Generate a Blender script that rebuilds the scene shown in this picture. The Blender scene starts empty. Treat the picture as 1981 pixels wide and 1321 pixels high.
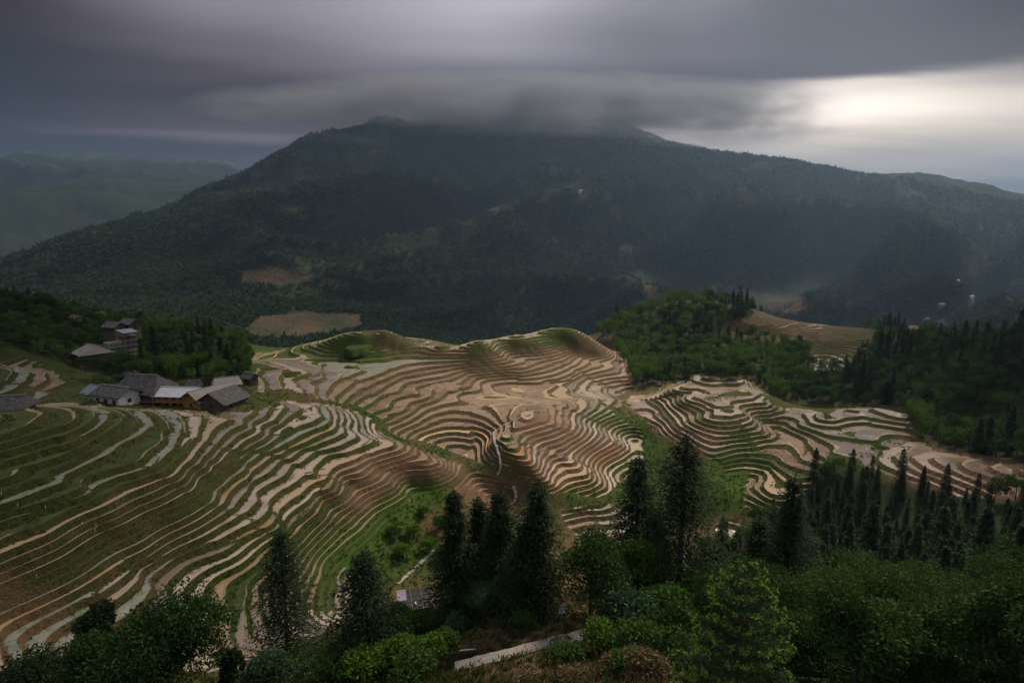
import bpy, math, random, time
import numpy as np
T0 = time.time()
random.seed(7)
rng = np.random.default_rng(7)
scene = bpy.context.scene
col = scene.collection

# ------------------------------------------------------------------ camera
FPX, IW, IH, PITCH = 1180.0, 1981.0, 1321.0, math.radians(10.1)
cam_d = bpy.data.cameras.new('camera'); cam = bpy.data.objects.new('camera', cam_d)
col.objects.link(cam); scene.camera = cam
cam_d.sensor_width = 36.0; cam_d.lens = 36.0 * FPX / IW
cam_d.clip_start = 0.3; cam_d.clip_end = 60000
cam.location = (0, 0, 0); cam.rotation_euler = (math.pi / 2 - PITCH, 0, 0)
# ------------------------------------------------------------------ exposure, sky, sun
scene.view_settings.view_transform = 'Standard'; scene.view_settings.look = 'None'
scene.view_settings.gamma = 1.0; scene.view_settings.use_curve_mapping = False
EXPO = 1.15; HAZE = 0.00006
scene.view_settings.exposure = EXPO
scene.cycles.use_denoising = True; scene.cycles.use_adaptive_sampling = True; scene.cycles.adaptive_threshold = .025
scene.cycles.sample_clamp_direct = 1.2; scene.cycles.sample_clamp_indirect = 1.2; scene.cycles.max_bounces = 4; scene.cycles.diffuse_bounces = 2; scene.cycles.glossy_bounces = 2
scene.cycles.transmission_bounces = 2; scene.cycles.transparent_max_bounces = 6; scene.cycles.volume_bounces = 0
scene.cycles.volume_step_rate = 2.0; scene.cycles.volume_max_steps = 32
SUN_AZ, SUN_EL = math.radians(40), math.radians(45)

class NT:                                            # small helper for node trees
    def __init__(s, tree): s.t = tree; s.n = tree.nodes; s.l = tree.links
    def __call__(s, typ, **kw):
        n = s.n.new(typ)
        for k, v in kw.items():
            if k.startswith('i_'): n.inputs[k[2:].replace('__', ' ')].default_value = v
            else: setattr(n, k, v)
        return n
    def link(s, a, b): s.l.new(a, b)
    def math(s, op, a, b=None, c=None, clamp=False):
        n = s.n.new('ShaderNodeMath'); n.operation = op; n.use_clamp = clamp
        for i, v in enumerate((a, b, c)):
            if v is None: continue
            if isinstance(v, (int, float)): n.inputs[i].default_value = v
            else: s.l.new(v, n.inputs[i])
        return n.outputs[0]
    def mix(s, f, a, b, blend='MIX'):
        n = s.n.new('ShaderNodeMix'); n.data_type = 'RGBA'; n.blend_type = blend
        for k, v in ((0, f), (6, a), (7, b)):
            if isinstance(v, (int, float)): n.inputs[k].default_value = v
            elif isinstance(v, (tuple, list)): n.inputs[k].default_value = (*v[:3], 1)
            else: s.l.new(v, n.inputs[k])
        return n.outputs[2]
    def ramp(s, f, stops, interp='LINEAR'):
        n = s.n.new('ShaderNodeValToRGB'); r = n.color_ramp; r.interpolation = interp
        while len(r.elements) < len(stops): r.elements.new(.5)
        for e, (p, c) in zip(r.elements, stops): e.position = p; e.color = (*c, 1) if len(c) == 3 else c
        s.l.new(f, n.inputs[0]); return n.outputs[0]
    def noise(s, vec, scale, detail=3., rough=.55, dist=0.):
        n = s.n.new('ShaderNodeTexNoise'); n.inputs['Scale'].default_value = scale; n.inputs['Detail'].default_value = detail
        n.inputs['Roughness'].default_value = rough; n.inputs['Distortion'].default_value = dist
        if vec is not None: s.l.new(vec, n.inputs['Vector'])
        return n.outputs['Fac']

world = bpy.data.worlds.new('World'); scene.world = world; world.use_nodes = True
w = NT(world.node_tree); w.n.clear()
tc = w('ShaderNodeTexCoord'); sep = w('ShaderNodeSeparateXYZ'); w.link(tc.outputs['Generated'], sep.inputs[0])
sx, sy, sz = sep.outputs
az0 = w.math('ARCTAN2', sx, sy)                      # 0 ahead, + to the right
el = w.math('ARCSINE', sz)
# clouds drawn out by the wind: a layer seen from below, streaked towards the right
den = w.math('ADD', w.math('MAXIMUM', sz, 0.0), .12)
cmb = w('ShaderNodeCombineXYZ'); w.link(w.math('DIVIDE', sx, den), cmb.inputs[0]); w.link(w.math('DIVIDE', sy, den), cmb.inputs[1])
mp = w('ShaderNodeMapping', vector_type='POINT'); mp.inputs['Rotation'].default_value = (0, 0, math.radians(-8)); mp.inputs['Scale'].default_value = (.32, 1.1, 1)
w.link(cmb.outputs[0], mp.inputs[0])
st1 = w.noise(mp.outputs[0], 1.3, 4., .5, .3); st2 = w.noise(mp.outputs[0], .5, 2., .5, .2)
az = w.math('ADD', az0, w.math('MULTIPLY', w.math('SUBTRACT', st2, .5), .5))
el_d = w.math('ADD', el, w.math('MULTIPLY', w.math('SUBTRACT', st1, .5), .06))
fac = w.math('DIVIDE', w.math('ADD', el_d, math.radians(4)), math.radians(30), clamp=True)
SKYC = {   # column px: (row, colour as seen)
 -60: [(0,66,66,70),(100,50,52,55),(150,38,40,45),(205,46,49,57),(250,42,45,53),(300,34,38,46),(420,30,35,44)],
 500: [(0,140,138,150),(100,108,107,116),(150,84,84,94),(200,74,76,87),(250,88,87,97),(274,112,107,117),(300,72,76,88),(420,55,62,74)],
 1000: [(0,186,182,194),(90,160,157,168),(150,120,119,130),(195,88,89,101),(232,66,71,83),(420,60,66,78)],
 1330: [(0,130,128,136),(100,112,110,118),(175,92,90,98),(205,158,152,154),(240,200,190,186),(285,175,168,165),(420,110,112,115)],
 1600: [(0,92,92,96),(90,92,91,96),(150,94,90,95),(172,256,242,228),(212,300,282,264),(265,240,224,205),(315,168,158,146),(420,110,112,115)],
 2030: [(0,70,70,68),(75,82,81,79),(108,156,150,143),(190,238,222,204),(255,198,187,170),(325,134,130,126),(360,88,95,102),(420,85,92,100)],
}
def lin(c, f=0.): return tuple(max((v / 255.) ** 2.2 / 2 ** EXPO - k * f, .004) for v, k in zip(c, (.014, .023, .031)))   # less the light the haze adds
def pix_dir(px, py):
    a = (px - IW / 2) / FPX; b = (py - IH / 2) / FPX
    y = math.cos(PITCH) - b * math.sin(PITCH); z = -math.sin(PITCH) - b * math.cos(PITCH)
    return math.atan2(a, y), math.atan2(z, math.hypot(a, y))
prev = None; skyc = None
for cx, rows in SKYC.items():
    stops = []
    for r, *c in reversed(rows):
        e = pix_dir(cx, r)[1]; stops.append(((e + math.radians(4)) / math.radians(30), lin(c, .5 + .5 * min(1., max(0., (math.radians(20) - e) / math.radians(7))))))
    stops.append((1.0, lin((170, 169, 175))))
    cr = w.ramp(fac, stops, 'EASE'); a_here = pix_dir(cx, 200)[0]
    if skyc is None: skyc = cr
    else:
        mr = w('ShaderNodeMapRange', interpolation_type='SMOOTHSTEP'); w.link(az, mr.inputs[0])
        mr.inputs[1].default_value = prev; mr.inputs[2].default_value = a_here
        skyc = w.mix(mr.outputs[0], skyc, cr)
    prev = a_here
soft = w.math('ADD', w.math('MULTIPLY', w.math("ADD", st1, st2), .5), .5)
cmb2 = w('ShaderNodeCombineXYZ')
for k in range(3): w.link(soft, cmb2.inputs[k])
skyc = w.mix(1.0, skyc, cmb2.outputs[0], 'MULTIPLY')
nish = w('ShaderNodeTexSky', sky_type='NISHITA', sun_disc=False, sun_elevation=SUN_EL, sun_rotation=SUN_AZ, altitude=900)
cloud_bg = w('ShaderNodeBackground'); cloud_bg.inputs[1].default_value = 1.0; w.link(skyc, cloud_bg.inputs[0])
sky_bg = w('ShaderNodeBackground'); sky_bg.inputs[1].default_value = .06; w.link(nish.outputs[0], sky_bg.inputs[0])
mixs = w('ShaderNodeMixShader'); mixs.inputs[0].default_value = .994       # almost closed cloud
w.link(sky_bg.outputs[0], mixs.inputs[1]); w.link(cloud_bg.outputs[0], mixs.inputs[2])
wo = w('ShaderNodeOutputWorld'); w.link(mixs.outputs[0], wo.inputs[0])

sun_d = bpy.data.lights.new('sun', 'SUN'); sun_d.energy = 2.4; sun_d.angle = math.radians(9); sun_d.color = (1.0, .86, .68)
sun = bpy.data.objects.new('sun', sun_d); col.objects.link(sun)
sun.rotation_euler = (math.pi / 2 - SUN_EL, 0, math.pi - SUN_AZ)
# ------------------------------------------------------------------ the lie of the land
CP, SP = math.cos(PITCH), math.sin(PITCH)
def ray(px, py):                                   # direction with y = 1
    a = (np.asarray(px, float) - IW / 2) / FPX; b = (np.asarray(py, float) - IH / 2) / FPX
    dy = CP - b * SP; dz = -SP - b * CP
    return a / dy, dz / dy
def project(x, y, z):
    d = y * CP - z * SP; v = -y * SP - z * CP
    return IW / 2 + FPX * x / d, IH / 2 + FPX * v / d

LV = []                                             # heights of the terrace levels on the near spur
def zlev(n):
    if n <= 0: return -48.6 - 1.1 * n
    if n <= 14: return -48.6 - 1.03 * n
    return -63.0 - 0.85 * (n - 14)
A_LINES = {
 -1: [(227,789),(264,796),(288,810),(297,816),(282,839),(242,857),(182,893),(142,911),(76,940),(27,958)],
 -2: [(189,789),(233,796),(257,807),(267,821),(250,834),(197,863),(151,884),(94,913),(30,931),(0,943)],
 -3: [(224,798),(236,808),(236,819),(227,827),(179,854),(124,884),(61,902),(0,919)],
 -4: [(174,790),(203,795),(207,804),(197,821),(151,851)],
 -4.2: [(97,860),(58,873),(0,890)],
 -5: [(176,795),(180,810),(167,825),(136,846),(106,845),(82,854),(35,868)],
 -5.8: [(139,793),(150,808),(145,819),(110,832),(0,863)],
 -6.4: [(114,798),(91,815),(45,839)],
 -7: [(80,799),(50,816),(0,842)],
 0: [(278,795),(304,804),(325,816),(329,828),(325,848),(304,863),(270,889),(240,905),(200,914),(167,927),(133,944),(60,973),(0,991)],
 1: [(319,793),(349,804),(360,824),(361,836),(346,851),(305,889)],
 1.5: [(240,927),(143,974),(67,1014),(0,1031)],
 2: [(346,795),(387,802),(393,810),(384,839),(366,857),(344,881),(319,905)],
 3.2: [(270,953),(207,984),(100,1041),(0,1084)],
 3: [(441,798),(447,805),(422,827),(404,845),(382,869)],
 4: [(497,804),(476,816),(440,840),(414,865),(391,893),(361,919)],
 5: [(523,801),(497,819),(467,839),(449,855),(422,884),(404,905),(369,928),(300,974),(213,1014),(80,1084)],
 6: [(540,816),(520,822),(494,842),(455,865),(428,889),(407,905)],
 7: [(545,824),(513,848),(476,875),(444,892),(416,913),(300,998),(213,1041),(177,1064)],
 8: [(579,777),(606,781),(615,786),(617,796),(609,808),(592,818),(576,819),(558,831),(527,851),(500,868),(467,892),(437,914),(402,937)],
 9: [(633,789),(642,801),(641,810),(626,822),(597,832),(560,852),(523,877),(500,892),(464,917),(422,951),(273,1053)],
 10: [(638,777),(650,790),(655,805),(654,813),(644,830),(591,854),(553,878),(500,916),(443,960),(280,1071)],
 11: [(648,786),(665,801),(668,813),(664,824),(641,843),(594,864),(558,889),(500,934),(457,970)],
 12: [(659,787),(679,805),(689,836),(686,846),(659,858),(624,869),(606,881),(564,927),(512,960),(423,1021),(287,1098),(215,1160)],
 13: [(686,802),(701,839),(710,851),(682,863),(630,883),(612,904),(591,931),(558,955),(467,1021),(337,1084),(265,1165)],
 14: [(725,845),(753,854),(742,863),(712,878),(659,899),(644,910),(629,931),(600,958),(500,1028),(433,1071),(347,1114),(313,1168)],
 15: [(773,860),(760,872),(712,893),(682,908),(654,925),(633,949),(393,1110),(350,1180)],
 16: [(792,863),(777,878),(727,899),(689,921),(645,955)],
 16.6: [(612,988),(567,1030),(506,1068),(430,1125),(412,1170),(408,1215)],
 18: [(813,877),(793,890),(727,910),(673,938),(630,975),(513,1107),(484,1150),(482,1200),(505,1240)],
 20: [(857,897),(827,910),(760,933),(700,962),(647,1003),(588,1060),(520,1130),(520,1180)],
 21.5: [(770,938),(713,972),(647,1025),(600,1075)],
 24: [(873,924),(793,945),(693,1030),(628,1085)],
 25: [(640,1115),(622,1150),(628,1190)],
 27: [(923,923),(850,965),(760,1015),(652,1120),(648,1160)],
 30: [(985,955),(930,985),(840,1022)],
}
CPZ = []                                            # control points x, y, z
for n, pts in A_LINES.items():
    for p in pts:
        kx, kz = ray(*p); y = zlev(n) / kz; CPZ.append((kx * y, y, zlev(n)))
# B spur: levels from the crest down
zB = lambda m: -64.0 - 0.85 * m
B_LINES = {
 1: [(430,570),(400,640),(300,680),(200,730)],
 2.6: [(520,600),(500,650),(340,720),(240,790)],
 4.2: [(580,610),(570,680),(500,730),(350,800),(280,850)],
 5.8: [(640,620),(640,690),(560,760),(450,800),(330,900)],
 7.4: [(690,635),(690,700),(620,770),(480,830),(400,940)],
 9: [(740,645),(740,720),(640,800),(610,860),(490,920),(440,970)],
 10.6: [(790,660),(790,740),(660,850),(560,900),(490,960),(490,1010)],
 12.2: [(840,680),(860,760),(720,850),(700,920),(720,950)],
 13.8: [(890,700),(910,780),(760,870),(750,960)],
 15.4: [(940,720),(930,820),(790,900),(800,990)],
 17: [(1000,750),(990,820),(960,850)],
}
for m, pts in B_LINES.items():
    for p in pts:
        kx, kz = ray(900 + p[0] / 3, 600 + p[1] / 3); y = zB(m) / kz; CPZ.append((kx * y, y, zB(m)))
for z, pts in ((-66., [(1308,750),(1328,770),(1375,800),(1440,795),(1482,775)]), (-65.2, [(1350,742),(1400,745),(1440,746),(1470,760)]), (-64.6, [(1345,730),(1400,727),(1440,733)]),
               (-67., [(1600,805),(1640,795),(1700,790),(1752,803)]), (-70.5, [(1728,857),(1724,873),(1691,897),(1688,907)]), (-69.7, [(1751,860),(1724,883),(1721,897),(1751,913),(1784,927)]), (-68.9, [(1788,867),(1751,883),(1754,897),(1798,920),(1841,940)]),
               (-68.1, [(1834,880),(1788,890),(1801,907),(1854,930)]), (-67.3, [(1864,887),(1831,888),(1844,903),(1894,930)]), (-66.5, [(1901,893),(1890,903),(1948,933)]), (-65.7, [(1945,900),(1938,910),(1975,925)]),
               (-69.5, [(1700,835),(1660,830),(1740,835),(1690,845)])):
    for p in pts:
        kx, kz = ray(*p); y = z / kz; CPZ.append((kx * y, y, z))
for px, py, y in ((855,664,300),(872,673,305),(890,669,305),(870,688,360),(700,678,360),(1060,668,395),(1150,695,395),(935,692,360),(700,645,300),(745,641,305),(650,652,305),(930,660,302),(1060,638,338),(1110,644,336),(1000,652,322),
                  (600,690,372),(780,690,368)):
    kx, kz = ray(px, py); CPZ.append((kx * y, y, kz * y))
N_EXACT = len(CPZ)
# everything else: pixel and forward distance
CPY = [
 # foreground bench and the slope under the camera
 (1085,1190,50),(900,1290,44),(1130,1235,46),(1000,1321,41),(1250,1260,38),(800,1185,62),(950,1200,56),(1150,1195,52),
 (1300,1150,58),(700,1290,52),(1200,1321,36),(575,1290,76),(300,1400,58),(100,1321,72),(0,1250,84),(450,1330,68),(640,1250,80),
 (1420,1150,60),(1500,1180,54),(1420,1400,22),(760,1400,38),
 # valley between foreground and spurs
 (835,1065,141),(780,1120,128),(720,1150,117),(900,1030,154),(1000,1000,166),(1090,1010,166),(1150,1060,150),(1420,1030,163),(1400,1060,152),
 (1050,968,168),(955,915,200),
 # right forest
 (1600,950,165),(1650,1000,130),(1800,1000,122),(1950,1000,112),(1600,1100,92),(1800,1100,82),(1960,1100,75),(1500,1100,84),
 (1700,1200,60),(1900,1200,50),(1600,1250,46),(1800,1300,38),(1950,1321,30),(1470,1040,125),
 # green bowl, D knoll
 (1400,960,203),(1380,900,217),(1330,930,212),(1300,960,206),(1250,930,212),
 (1370,840,228),(1300,830,240),(1550,800,240),(1500,960,198),(1480,830,231),(1540,850,222),(1580,900,205),(1470,900,214),(1440,940,206),
 (1420,880,220),(1600,830,232),(1270,880,226),(1290,850,238),(1250,810,258),(1225,785,268),
 # E
 (1640,860,220),(1640,890,210),
 
 # right slope behind
 (1800,800,282),(1900,860,238),(1981,800,222),(1981,720,232),(1880,700,268),(1800,720,300),(1700,720,325),(1600,735,325),(1550,775,285),(1500,750,300),
 (1750,670,350),(1950,670,262),(1850,830,262),(1700,770,285),(1640,775,280),
 # forest hill and small terraces behind
 (1330,570,440),(1400,578,430),(1480,614,410),(1250,594,440),(1170,642,425),(1260,740,292),(1330,725,300),(1200,700,345),(1450,700,335),(1300,660,385),
 (1400,650,390),(1540,640,410),(1600,690,372),(1640,640,415),(1700,632,420),(1780,665,385),(1600,640,412),(1230,720,310),
 # C knolls
 (560,720,250),(530,712,252),(600,750,234),(660,778,236),(700,745,246),(760,720,272),(640,700,282),(700,690,290),(700,652,302),(770,652,312),(830,690,292),
 (500,690,300),(490,705,290),(600,662,325),(740,640,318),(640,655,318),(870,672,330),(930,660,312),(1000,690,300),(900,720,288),(1060,642,342),(1020,650,335),(1150,652,350),(1195,690,338),
 (1215,725,318),(1100,700,310),(1000,720,291),(1100,750,284),(1200,760,275),(1130,780,264),(1050,770,268),(960,750,276),(810,735,273),(850,735,276),(895,740,272),
 (900,775,256),(780,780,250),(850,790,252),
 (727,797,236),(747,833,222),(847,810,243),(860,833,232),(833,860,222),(937,790,249),(927,813,240),(940,860,222),(935,900,212),(800,820,232),(900,840,228),(880,870,219),
 (950,842,214),
 # left: terraces, houses' ground, wooded hill
 (100,770,205),(200,775,195),(50,745,195),(0,705,215),(0,665,235),(150,725,232),(250,735,215),(400,797,198),(280,795,196),(210,793,190),(470,775,200),(100,790,160),(20,790,150),
 (0,580,335),(100,600,335),(180,630,322),(230,690,285),(300,665,320),(380,645,345),(450,672,340),(480,695,315),(330,710,268),(400,718,242),(350,745,220),(470,745,222),(440,700,262),
 (-300,700,170),(-300,560,280),(-300,900,100),(-300,1100,75),(2300,1100,55),(2300,800,160),(2300,640,260),
 # fall into the big valley
 (900,700,470),(600,720,470),(1200,760,560),(300,740,470),(0,660,520),(1600,690,560),(1900,690,520),(2300,640,600),(-300,640,500),
 (900,700,700),(500,700,700),(100,700,700),(1300,690,800),(1700,680,900),(1950,670,900),
 # the mountain opposite
 (900,640,1050),(600,625,1000),(250,605,950),(50,600,950),(1000,560,1330),(700,520,1350),(400,520,1300),(200,540,1250),(60,560,1200),(1200,560,1400),(1100,430,1950),(900,400,2050),
 (600,400,1850),(1300,420,2050),(1500,500,1750),(1500,400,2300),(1700,500,1800),(1900,500,1750),(1900,420,2250),(1700,600,1400),(1500,590,1380),(1850,612,1380),(1950,640,1300),(1700,650,1260),(1250,600,1250),
 (560,312,2450),(400,385,1900),(200,462,1500),(60,548,1250),(700,247,2600),(840,235,2680),(1000,233,2750),(560,350,3100),(480,346,2150),(300,422,1700),(620,282,2540),(770,240,2640),(700,300,3100),(850,290,3200),(1000,290,3250),(1190,290,3350),(1400,345,3250),(1700,375,3200),(1900,395,3100),(400,440,2500),(200,500,2100),(1190,237,2900),(1300,283,2800),(1450,298,2800),(1600,322,2800),(1690,342,2750),(1750,333,2750),
 (1850,346,2700),(1981,368,2650),(2250,420,2500),(2250,560,1700),(-250,600,1250),
 (1000,310,2480),(800,310,2420),(1200,310,2560),(1400,340,2500),
]
UNDER = {(1600,950),(1650,1000),(1800,1000),(1950,1000),(1600,1100),(1800,1100),(1960,1100),(1500,1100),(1700,1200),(1900,1200),(1600,1250),(1470,1040),(1900,860),(1981,800),(1880,700),(1800,720),(1850,830),
         (1700,770),(1640,775),(1981,720),(1800,800),(1550,775),(1500,750),(1260,740),(1330,725),(230,690),(330,710),(300,665)}   # there the crowns hide the ground
for px, py, y in CPY:
    if 176 < y < 480: y *= 0.9 + .09 * min(1., max(0., (800 - py) / 110.))
    kx, kz = ray(px, py); low = (10.5 if py > 940 and py < 1060 else 6.5) if (px, py) in UNDER else 0.
    CPZ.append((kx * y, y, kz * y - low))
CPZ += [(0,0,-2.2),(0,20,-19),(12,8,-9),(-12,8,-9),(25,14,-14),(-30,30,-31),(0,-40,18),(-60,-20,0),(60,-20,8),(-90,40,-38),(70,35,-24),
        (-700,2600,-150),(-1400,2600,-120),(-2200,3200,100),(-1200,4200,150),(-400,4500,260),(-1700,5200,400),(600,4500,300),(2200,4500,150),(3000,3000,-50),(3500,5500,300),(-3200,5000,420),(-3000,2600,60)]
CPZ = np.array(CPZ)
_SC = 100.0
def _phi(d2): return 0.5 * d2 * np.log(d2 + 1e-12)
def tps_fit(P, v, lam):
    n = len(P); X = P / _SC
    d2 = ((X[:, None] - X[None]) ** 2).sum(-1)
    K = _phi(d2) + np.diag(np.broadcast_to(lam, (n,)))
    Q = np.c_[np.ones(n), X]
    M = np.zeros((n + 3, n + 3)); M[:n, :n] = K; M[:n, n:] = Q; M[n:, :n] = Q.T
    w = np.linalg.solve(M, np.r_[v, 0, 0, 0])
    return X, w
def tps_eval(f, x, y):
    X, w = f; n = len(X); x = np.asarray(x, float); sh = x.shape
    x = x.ravel() / _SC; y = np.asarray(y, float).ravel() / _SC
    out = np.empty(len(x))
    for i in range(0, len(x), 20000):
        a = x[i:i + 20000]; b = y[i:i + 20000]
        d2 = (a[:, None] - X[None, :, 0]) ** 2 + (b[:, None] - X[None, :, 1]) ** 2
        out[i:i + 20000] = _phi(d2) @ w[:n] + w[n] + w[n + 1] * a + w[n + 2] * b
    return out.reshape(sh)
# further terrace edges seen in the photograph: every point of one line lies at one height
EDGES = [
 [(521,720),(525,734),(531,751)],[(515,725),(518,738),(530,761)],[(507,734),(512,760)],
 [(606,716),(577,737),(583,752),(604,767)],[(615,717),(586,740),(595,754),(613,769)],[(645,725),(610,751)],[(662,720),(622,758)],[(689,722),(660,735),(631,764)],
 [(709,722),(677,737),(647,760),(641,769)],[(728,720),(692,735),(657,757)],[(757,720),(707,734),(674,754)],[(867,690),(753,727),(693,750)],
 [(797,733),(770,743),(777,757),(807,760)],[(753,750),(747,767),(760,787)],
 [(773,647),(720,672),(667,693),(620,707),(593,707)],[(800,657),(760,683),(693,703),(620,713)],[(823,670),(793,690),(747,707),(673,717)],[(840,687),(810,703),(760,713)],
 [(480,680),(543,673),(607,663)],[(483,697),(560,690),(610,683)],
 [(980,687),(983,697),(927,710),(860,723),(793,730)],[(993,703),(960,723),(907,733)],[(903,665),(933,670),(960,660)],
 [(1170,652),(1133,667),(1097,672)],[(1210,683),(1183,703),(1140,693),(1100,687)],[(1150,727),(1130,743),(1120,763)],
 [(900,770),(950,773),(1000,767),(1050,777),(1100,790),(1147,797)],[(943,747),(1000,750),(1060,757),(1100,770),(1140,787)],
 [(1297,750),(1320,773),(1360,813),(1387,853),(1387,867),(1367,897)],[(1287,760),(1317,793),(1350,833),(1367,867),(1363,883)],[(1343,760),(1380,797),(1397,803)],[(1393,813),(1407,837)],
 [(1210,780),(1247,803),(1253,827),(1267,840)],[(1233,780),(1270,800),(1280,827),(1297,847)],
 [(1450,813),(1480,833),(1487,867),(1467,883),(1493,920),(1490,937)],[(1473,807),(1517,840),(1517,860),(1493,883),(1510,920),(1500,943)],[(1500,800),(1550,827),(1553,847),(1523,863),(1533,893),(1540,917)],
 [(1510,953),(1467,967),(1460,983)],
 [(1618,803),(1621,827),(1588,837)],[(1641,810),(1628,827),(1644,847),(1634,873)],[(1684,810),(1648,827),(1654,850),(1644,880)],[(1704,807),(1738,827),(1784,853)],
 [(53,773),(110,767),(140,757)],[(53,787),(133,773),(163,760)],[(0,707),(50,707),(87,720)],
]
_nr = CPZ[:, 1] < 760
HF = tps_fit(CPZ[_nr, :2], CPZ[_nr, 2], np.where(np.arange(_nr.sum()) < N_EXACT, .0006, .004))
_ep = np.array([(i, p[0], p[1]) for i, l in enumerate(EDGES) for p in l]); _ei = _ep[:, 0].astype(int)
_kx, _kz = ray(_ep[:, 1], _ep[:, 2])
_base = CPZ[_nr]
for _it in range(3):
    ys = np.arange(150., 420., 1.5)
    g = tps_eval(HF, _kx[:, None] * ys, ys[None] + 0 * _kx[:, None])
    hit = (_kz[:, None] * ys) < g
    hit[:, -1] = True; yh = ys[np.argmax(hit, 1)]
    zh = _kz * yh
    zm = np.array([np.median(zh[_ei == i]) for i in range(len(EDGES))])
    ye = zm[_ei] / _kz
    sd = np.abs(ye - yh)
    ye = np.clip(ye, yh - 9, yh + 9)
    E = np.stack([_kx * ye, ye, _kz * ye], 1)
    # rough guesses give way near a traced edge
    dm = np.min(np.hypot(_base[:, None, 0] - E[None, :, 0], _base[:, None, 1] - E[None, :, 1]), 1)
    rough_pt = np.arange(len(_base)) >= N_EXACT
    keep = ~(rough_pt & (dm < 4.0))
    Pn = np.concatenate([_base[keep], E])
    HF = tps_fit(Pn[:, :2], Pn[:, 2], np.r_[np.where(rough_pt[keep], .015, .0006), np.full(len(E), .012)])
    print('edges moved', sd.mean().round(2), sd.max().round(1), keep.sum())
_fr = CPZ[:, 1] > 330
HF2 = tps_fit(CPZ[_fr, :2], CPZ[_fr, 2], 0.5)
print('tps', len(CPZ), time.time() - T0)
AZ0, AZ1, NAZ = math.radians(-56), math.radians(56), 260
LR0, LR1, NLR = math.log(9.0), math.log(7200.0), 400
_az = np.linspace(AZ0, AZ1, NAZ); _lr = np.linspace(LR0, LR1, NLR)
_A, _R = np.meshgrid(_az, np.exp(_lr), indexing='ij')
_X, _Y = _R * np.sin(_A), _R * np.cos(_A)
HT = np.zeros(_A.shape)
_jn = int(np.searchsorted(_lr, math.log(640.0))); _jf = int(np.searchsorted(_lr, math.log(330.0)))
HT[:, :_jn] = tps_eval(HF, _X[:, :_jn], _Y[:, :_jn])
_far = tps_eval(HF2, _X[:, _jf:], _Y[:, _jf:])
_w = np.clip((_R[:, _jf:] - 380) / 200, 0, 1); _w = _w * _w * (3 - 2 * _w)
HT[:, _jf:] = HT[:, _jf:] * (1 - _w) + _far * _w
def _cub(t): return np.stack([-.5*t+t*t-.5*t**3, 1-2.5*t*t+1.5*t**3, .5*t+2*t*t-1.5*t**3, -.5*t*t+.5*t**3])
def hbase(x, y):
    x = np.asarray(x, float); y = np.asarray(y, float)
    a = (np.arctan2(x, y) - AZ0) / (_az[1] - _az[0]); r = (np.log(np.maximum(np.hypot(x, y), 9.01)) - LR0) / (_lr[1] - _lr[0])
    a = np.clip(a, 0, NAZ - 1.001); r = np.clip(r, 0, NLR - 1.001)
    i = a.astype(int); j = r.astype(int); wa = _cub(a - i); wr = _cub(r - j); o = 0
    for p in range(4):
        ii = np.clip(i + p - 1, 0, NAZ - 1)
        for q in range(4): o = o + wa[p] * wr[q] * HT[ii, np.clip(j + q - 1, 0, NLR - 1)]
    return o
_LN = np.arange(-60, 90); _LZ = np.array([zlev(n) for n in _LN])
def to_level(z): return -np.interp(-z, -_LZ, _LN)         # grows uphill, whole numbers are terrace edges
def from_level(u): return np.interp(u, -_LN[::-1], _LZ[::-1])
print('table', time.time() - T0)
# ------------------------------------------------------------------ noise
def _hash(ix, iy, s):
    h = (ix * 374761393 + iy * 668265263 + s * 974634779) & 0xFFFFFFFF
    h = ((h ^ (h >> 13)) * 1274126177) & 0xFFFFFFFF
    return ((h ^ (h >> 16)) & 0xFFFFFF) / 16777215.0
def vnoise(x, y, s=0):
    x = np.asarray(x, float); y = np.asarray(y, float)
    ix = np.floor(x).astype(np.int64); iy = np.floor(y).astype(np.int64); fx = x - ix; fy = y - iy
    fx = fx * fx * fx * (fx * (fx * 6 - 15) + 10); fy = fy * fy * fy * (fy * (fy * 6 - 15) + 10)
    a = _hash(ix, iy, s); b = _hash(ix + 1, iy, s); c = _hash(ix, iy + 1, s); d = _hash(ix + 1, iy + 1, s)
    return (a + (b - a) * fx) * (1 - fy) + (c + (d - c) * fx) * fy
def fbm(x, y, s=0, o=4):
    v = 0; a = .5
    for k in range(o): v = v + a * (vnoise(x, y, s + k * 17) * 2 - 1); x = x * 2.03 + 11.3; y = y * 2.03 + 5.7; a *= .5
    return v
# ------------------------------------------------------------------ land use, drawn round what the photograph shows
def poly_mask(polys, px, py, soft):
    out = np.zeros(px.shape)
    for poly in polys:
        P = np.array(poly, float); Q = np.roll(P, -1, 0)
        ins = np.zeros(px.shape, bool); dm = np.full(px.shape, 1e9)
        for (x0, y0), (x1, y1) in zip(P, Q):
            c = (y0 > py) != (y1 > py)
            if y1 != y0: ins ^= c & (px < (x1 - x0) * (py - y0) / (y1 - y0) + x0)
            L2 = (x1 - x0) ** 2 + (y1 - y0) ** 2
            t = np.clip(((px - x0) * (x1 - x0) + (py - y0) * (y1 - y0)) / L2, 0, 1)
            dm = np.minimum(dm, np.hypot(px - x0 - t * (x1 - x0), py - y0 - t * (y1 - y0)))
        sd = np.where(ins, dm, -dm)
        out = np.maximum(out, np.clip(sd / soft, 0, 1))
    return out
TERR_A = [(-400,640),(0,655),(60,690),(130,735),(190,742),(215,760),(180,775),(270,790),(480,792),(560,770),(650,778),(720,795),(745,835),(790,858),(900,890),(960,925),(1010,955),
          (1000,985),(900,990),(820,1030),(800,1060),(690,1110),(680,1200),(560,1260),(480,1300),(250,1300),(-400,1300)]
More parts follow.
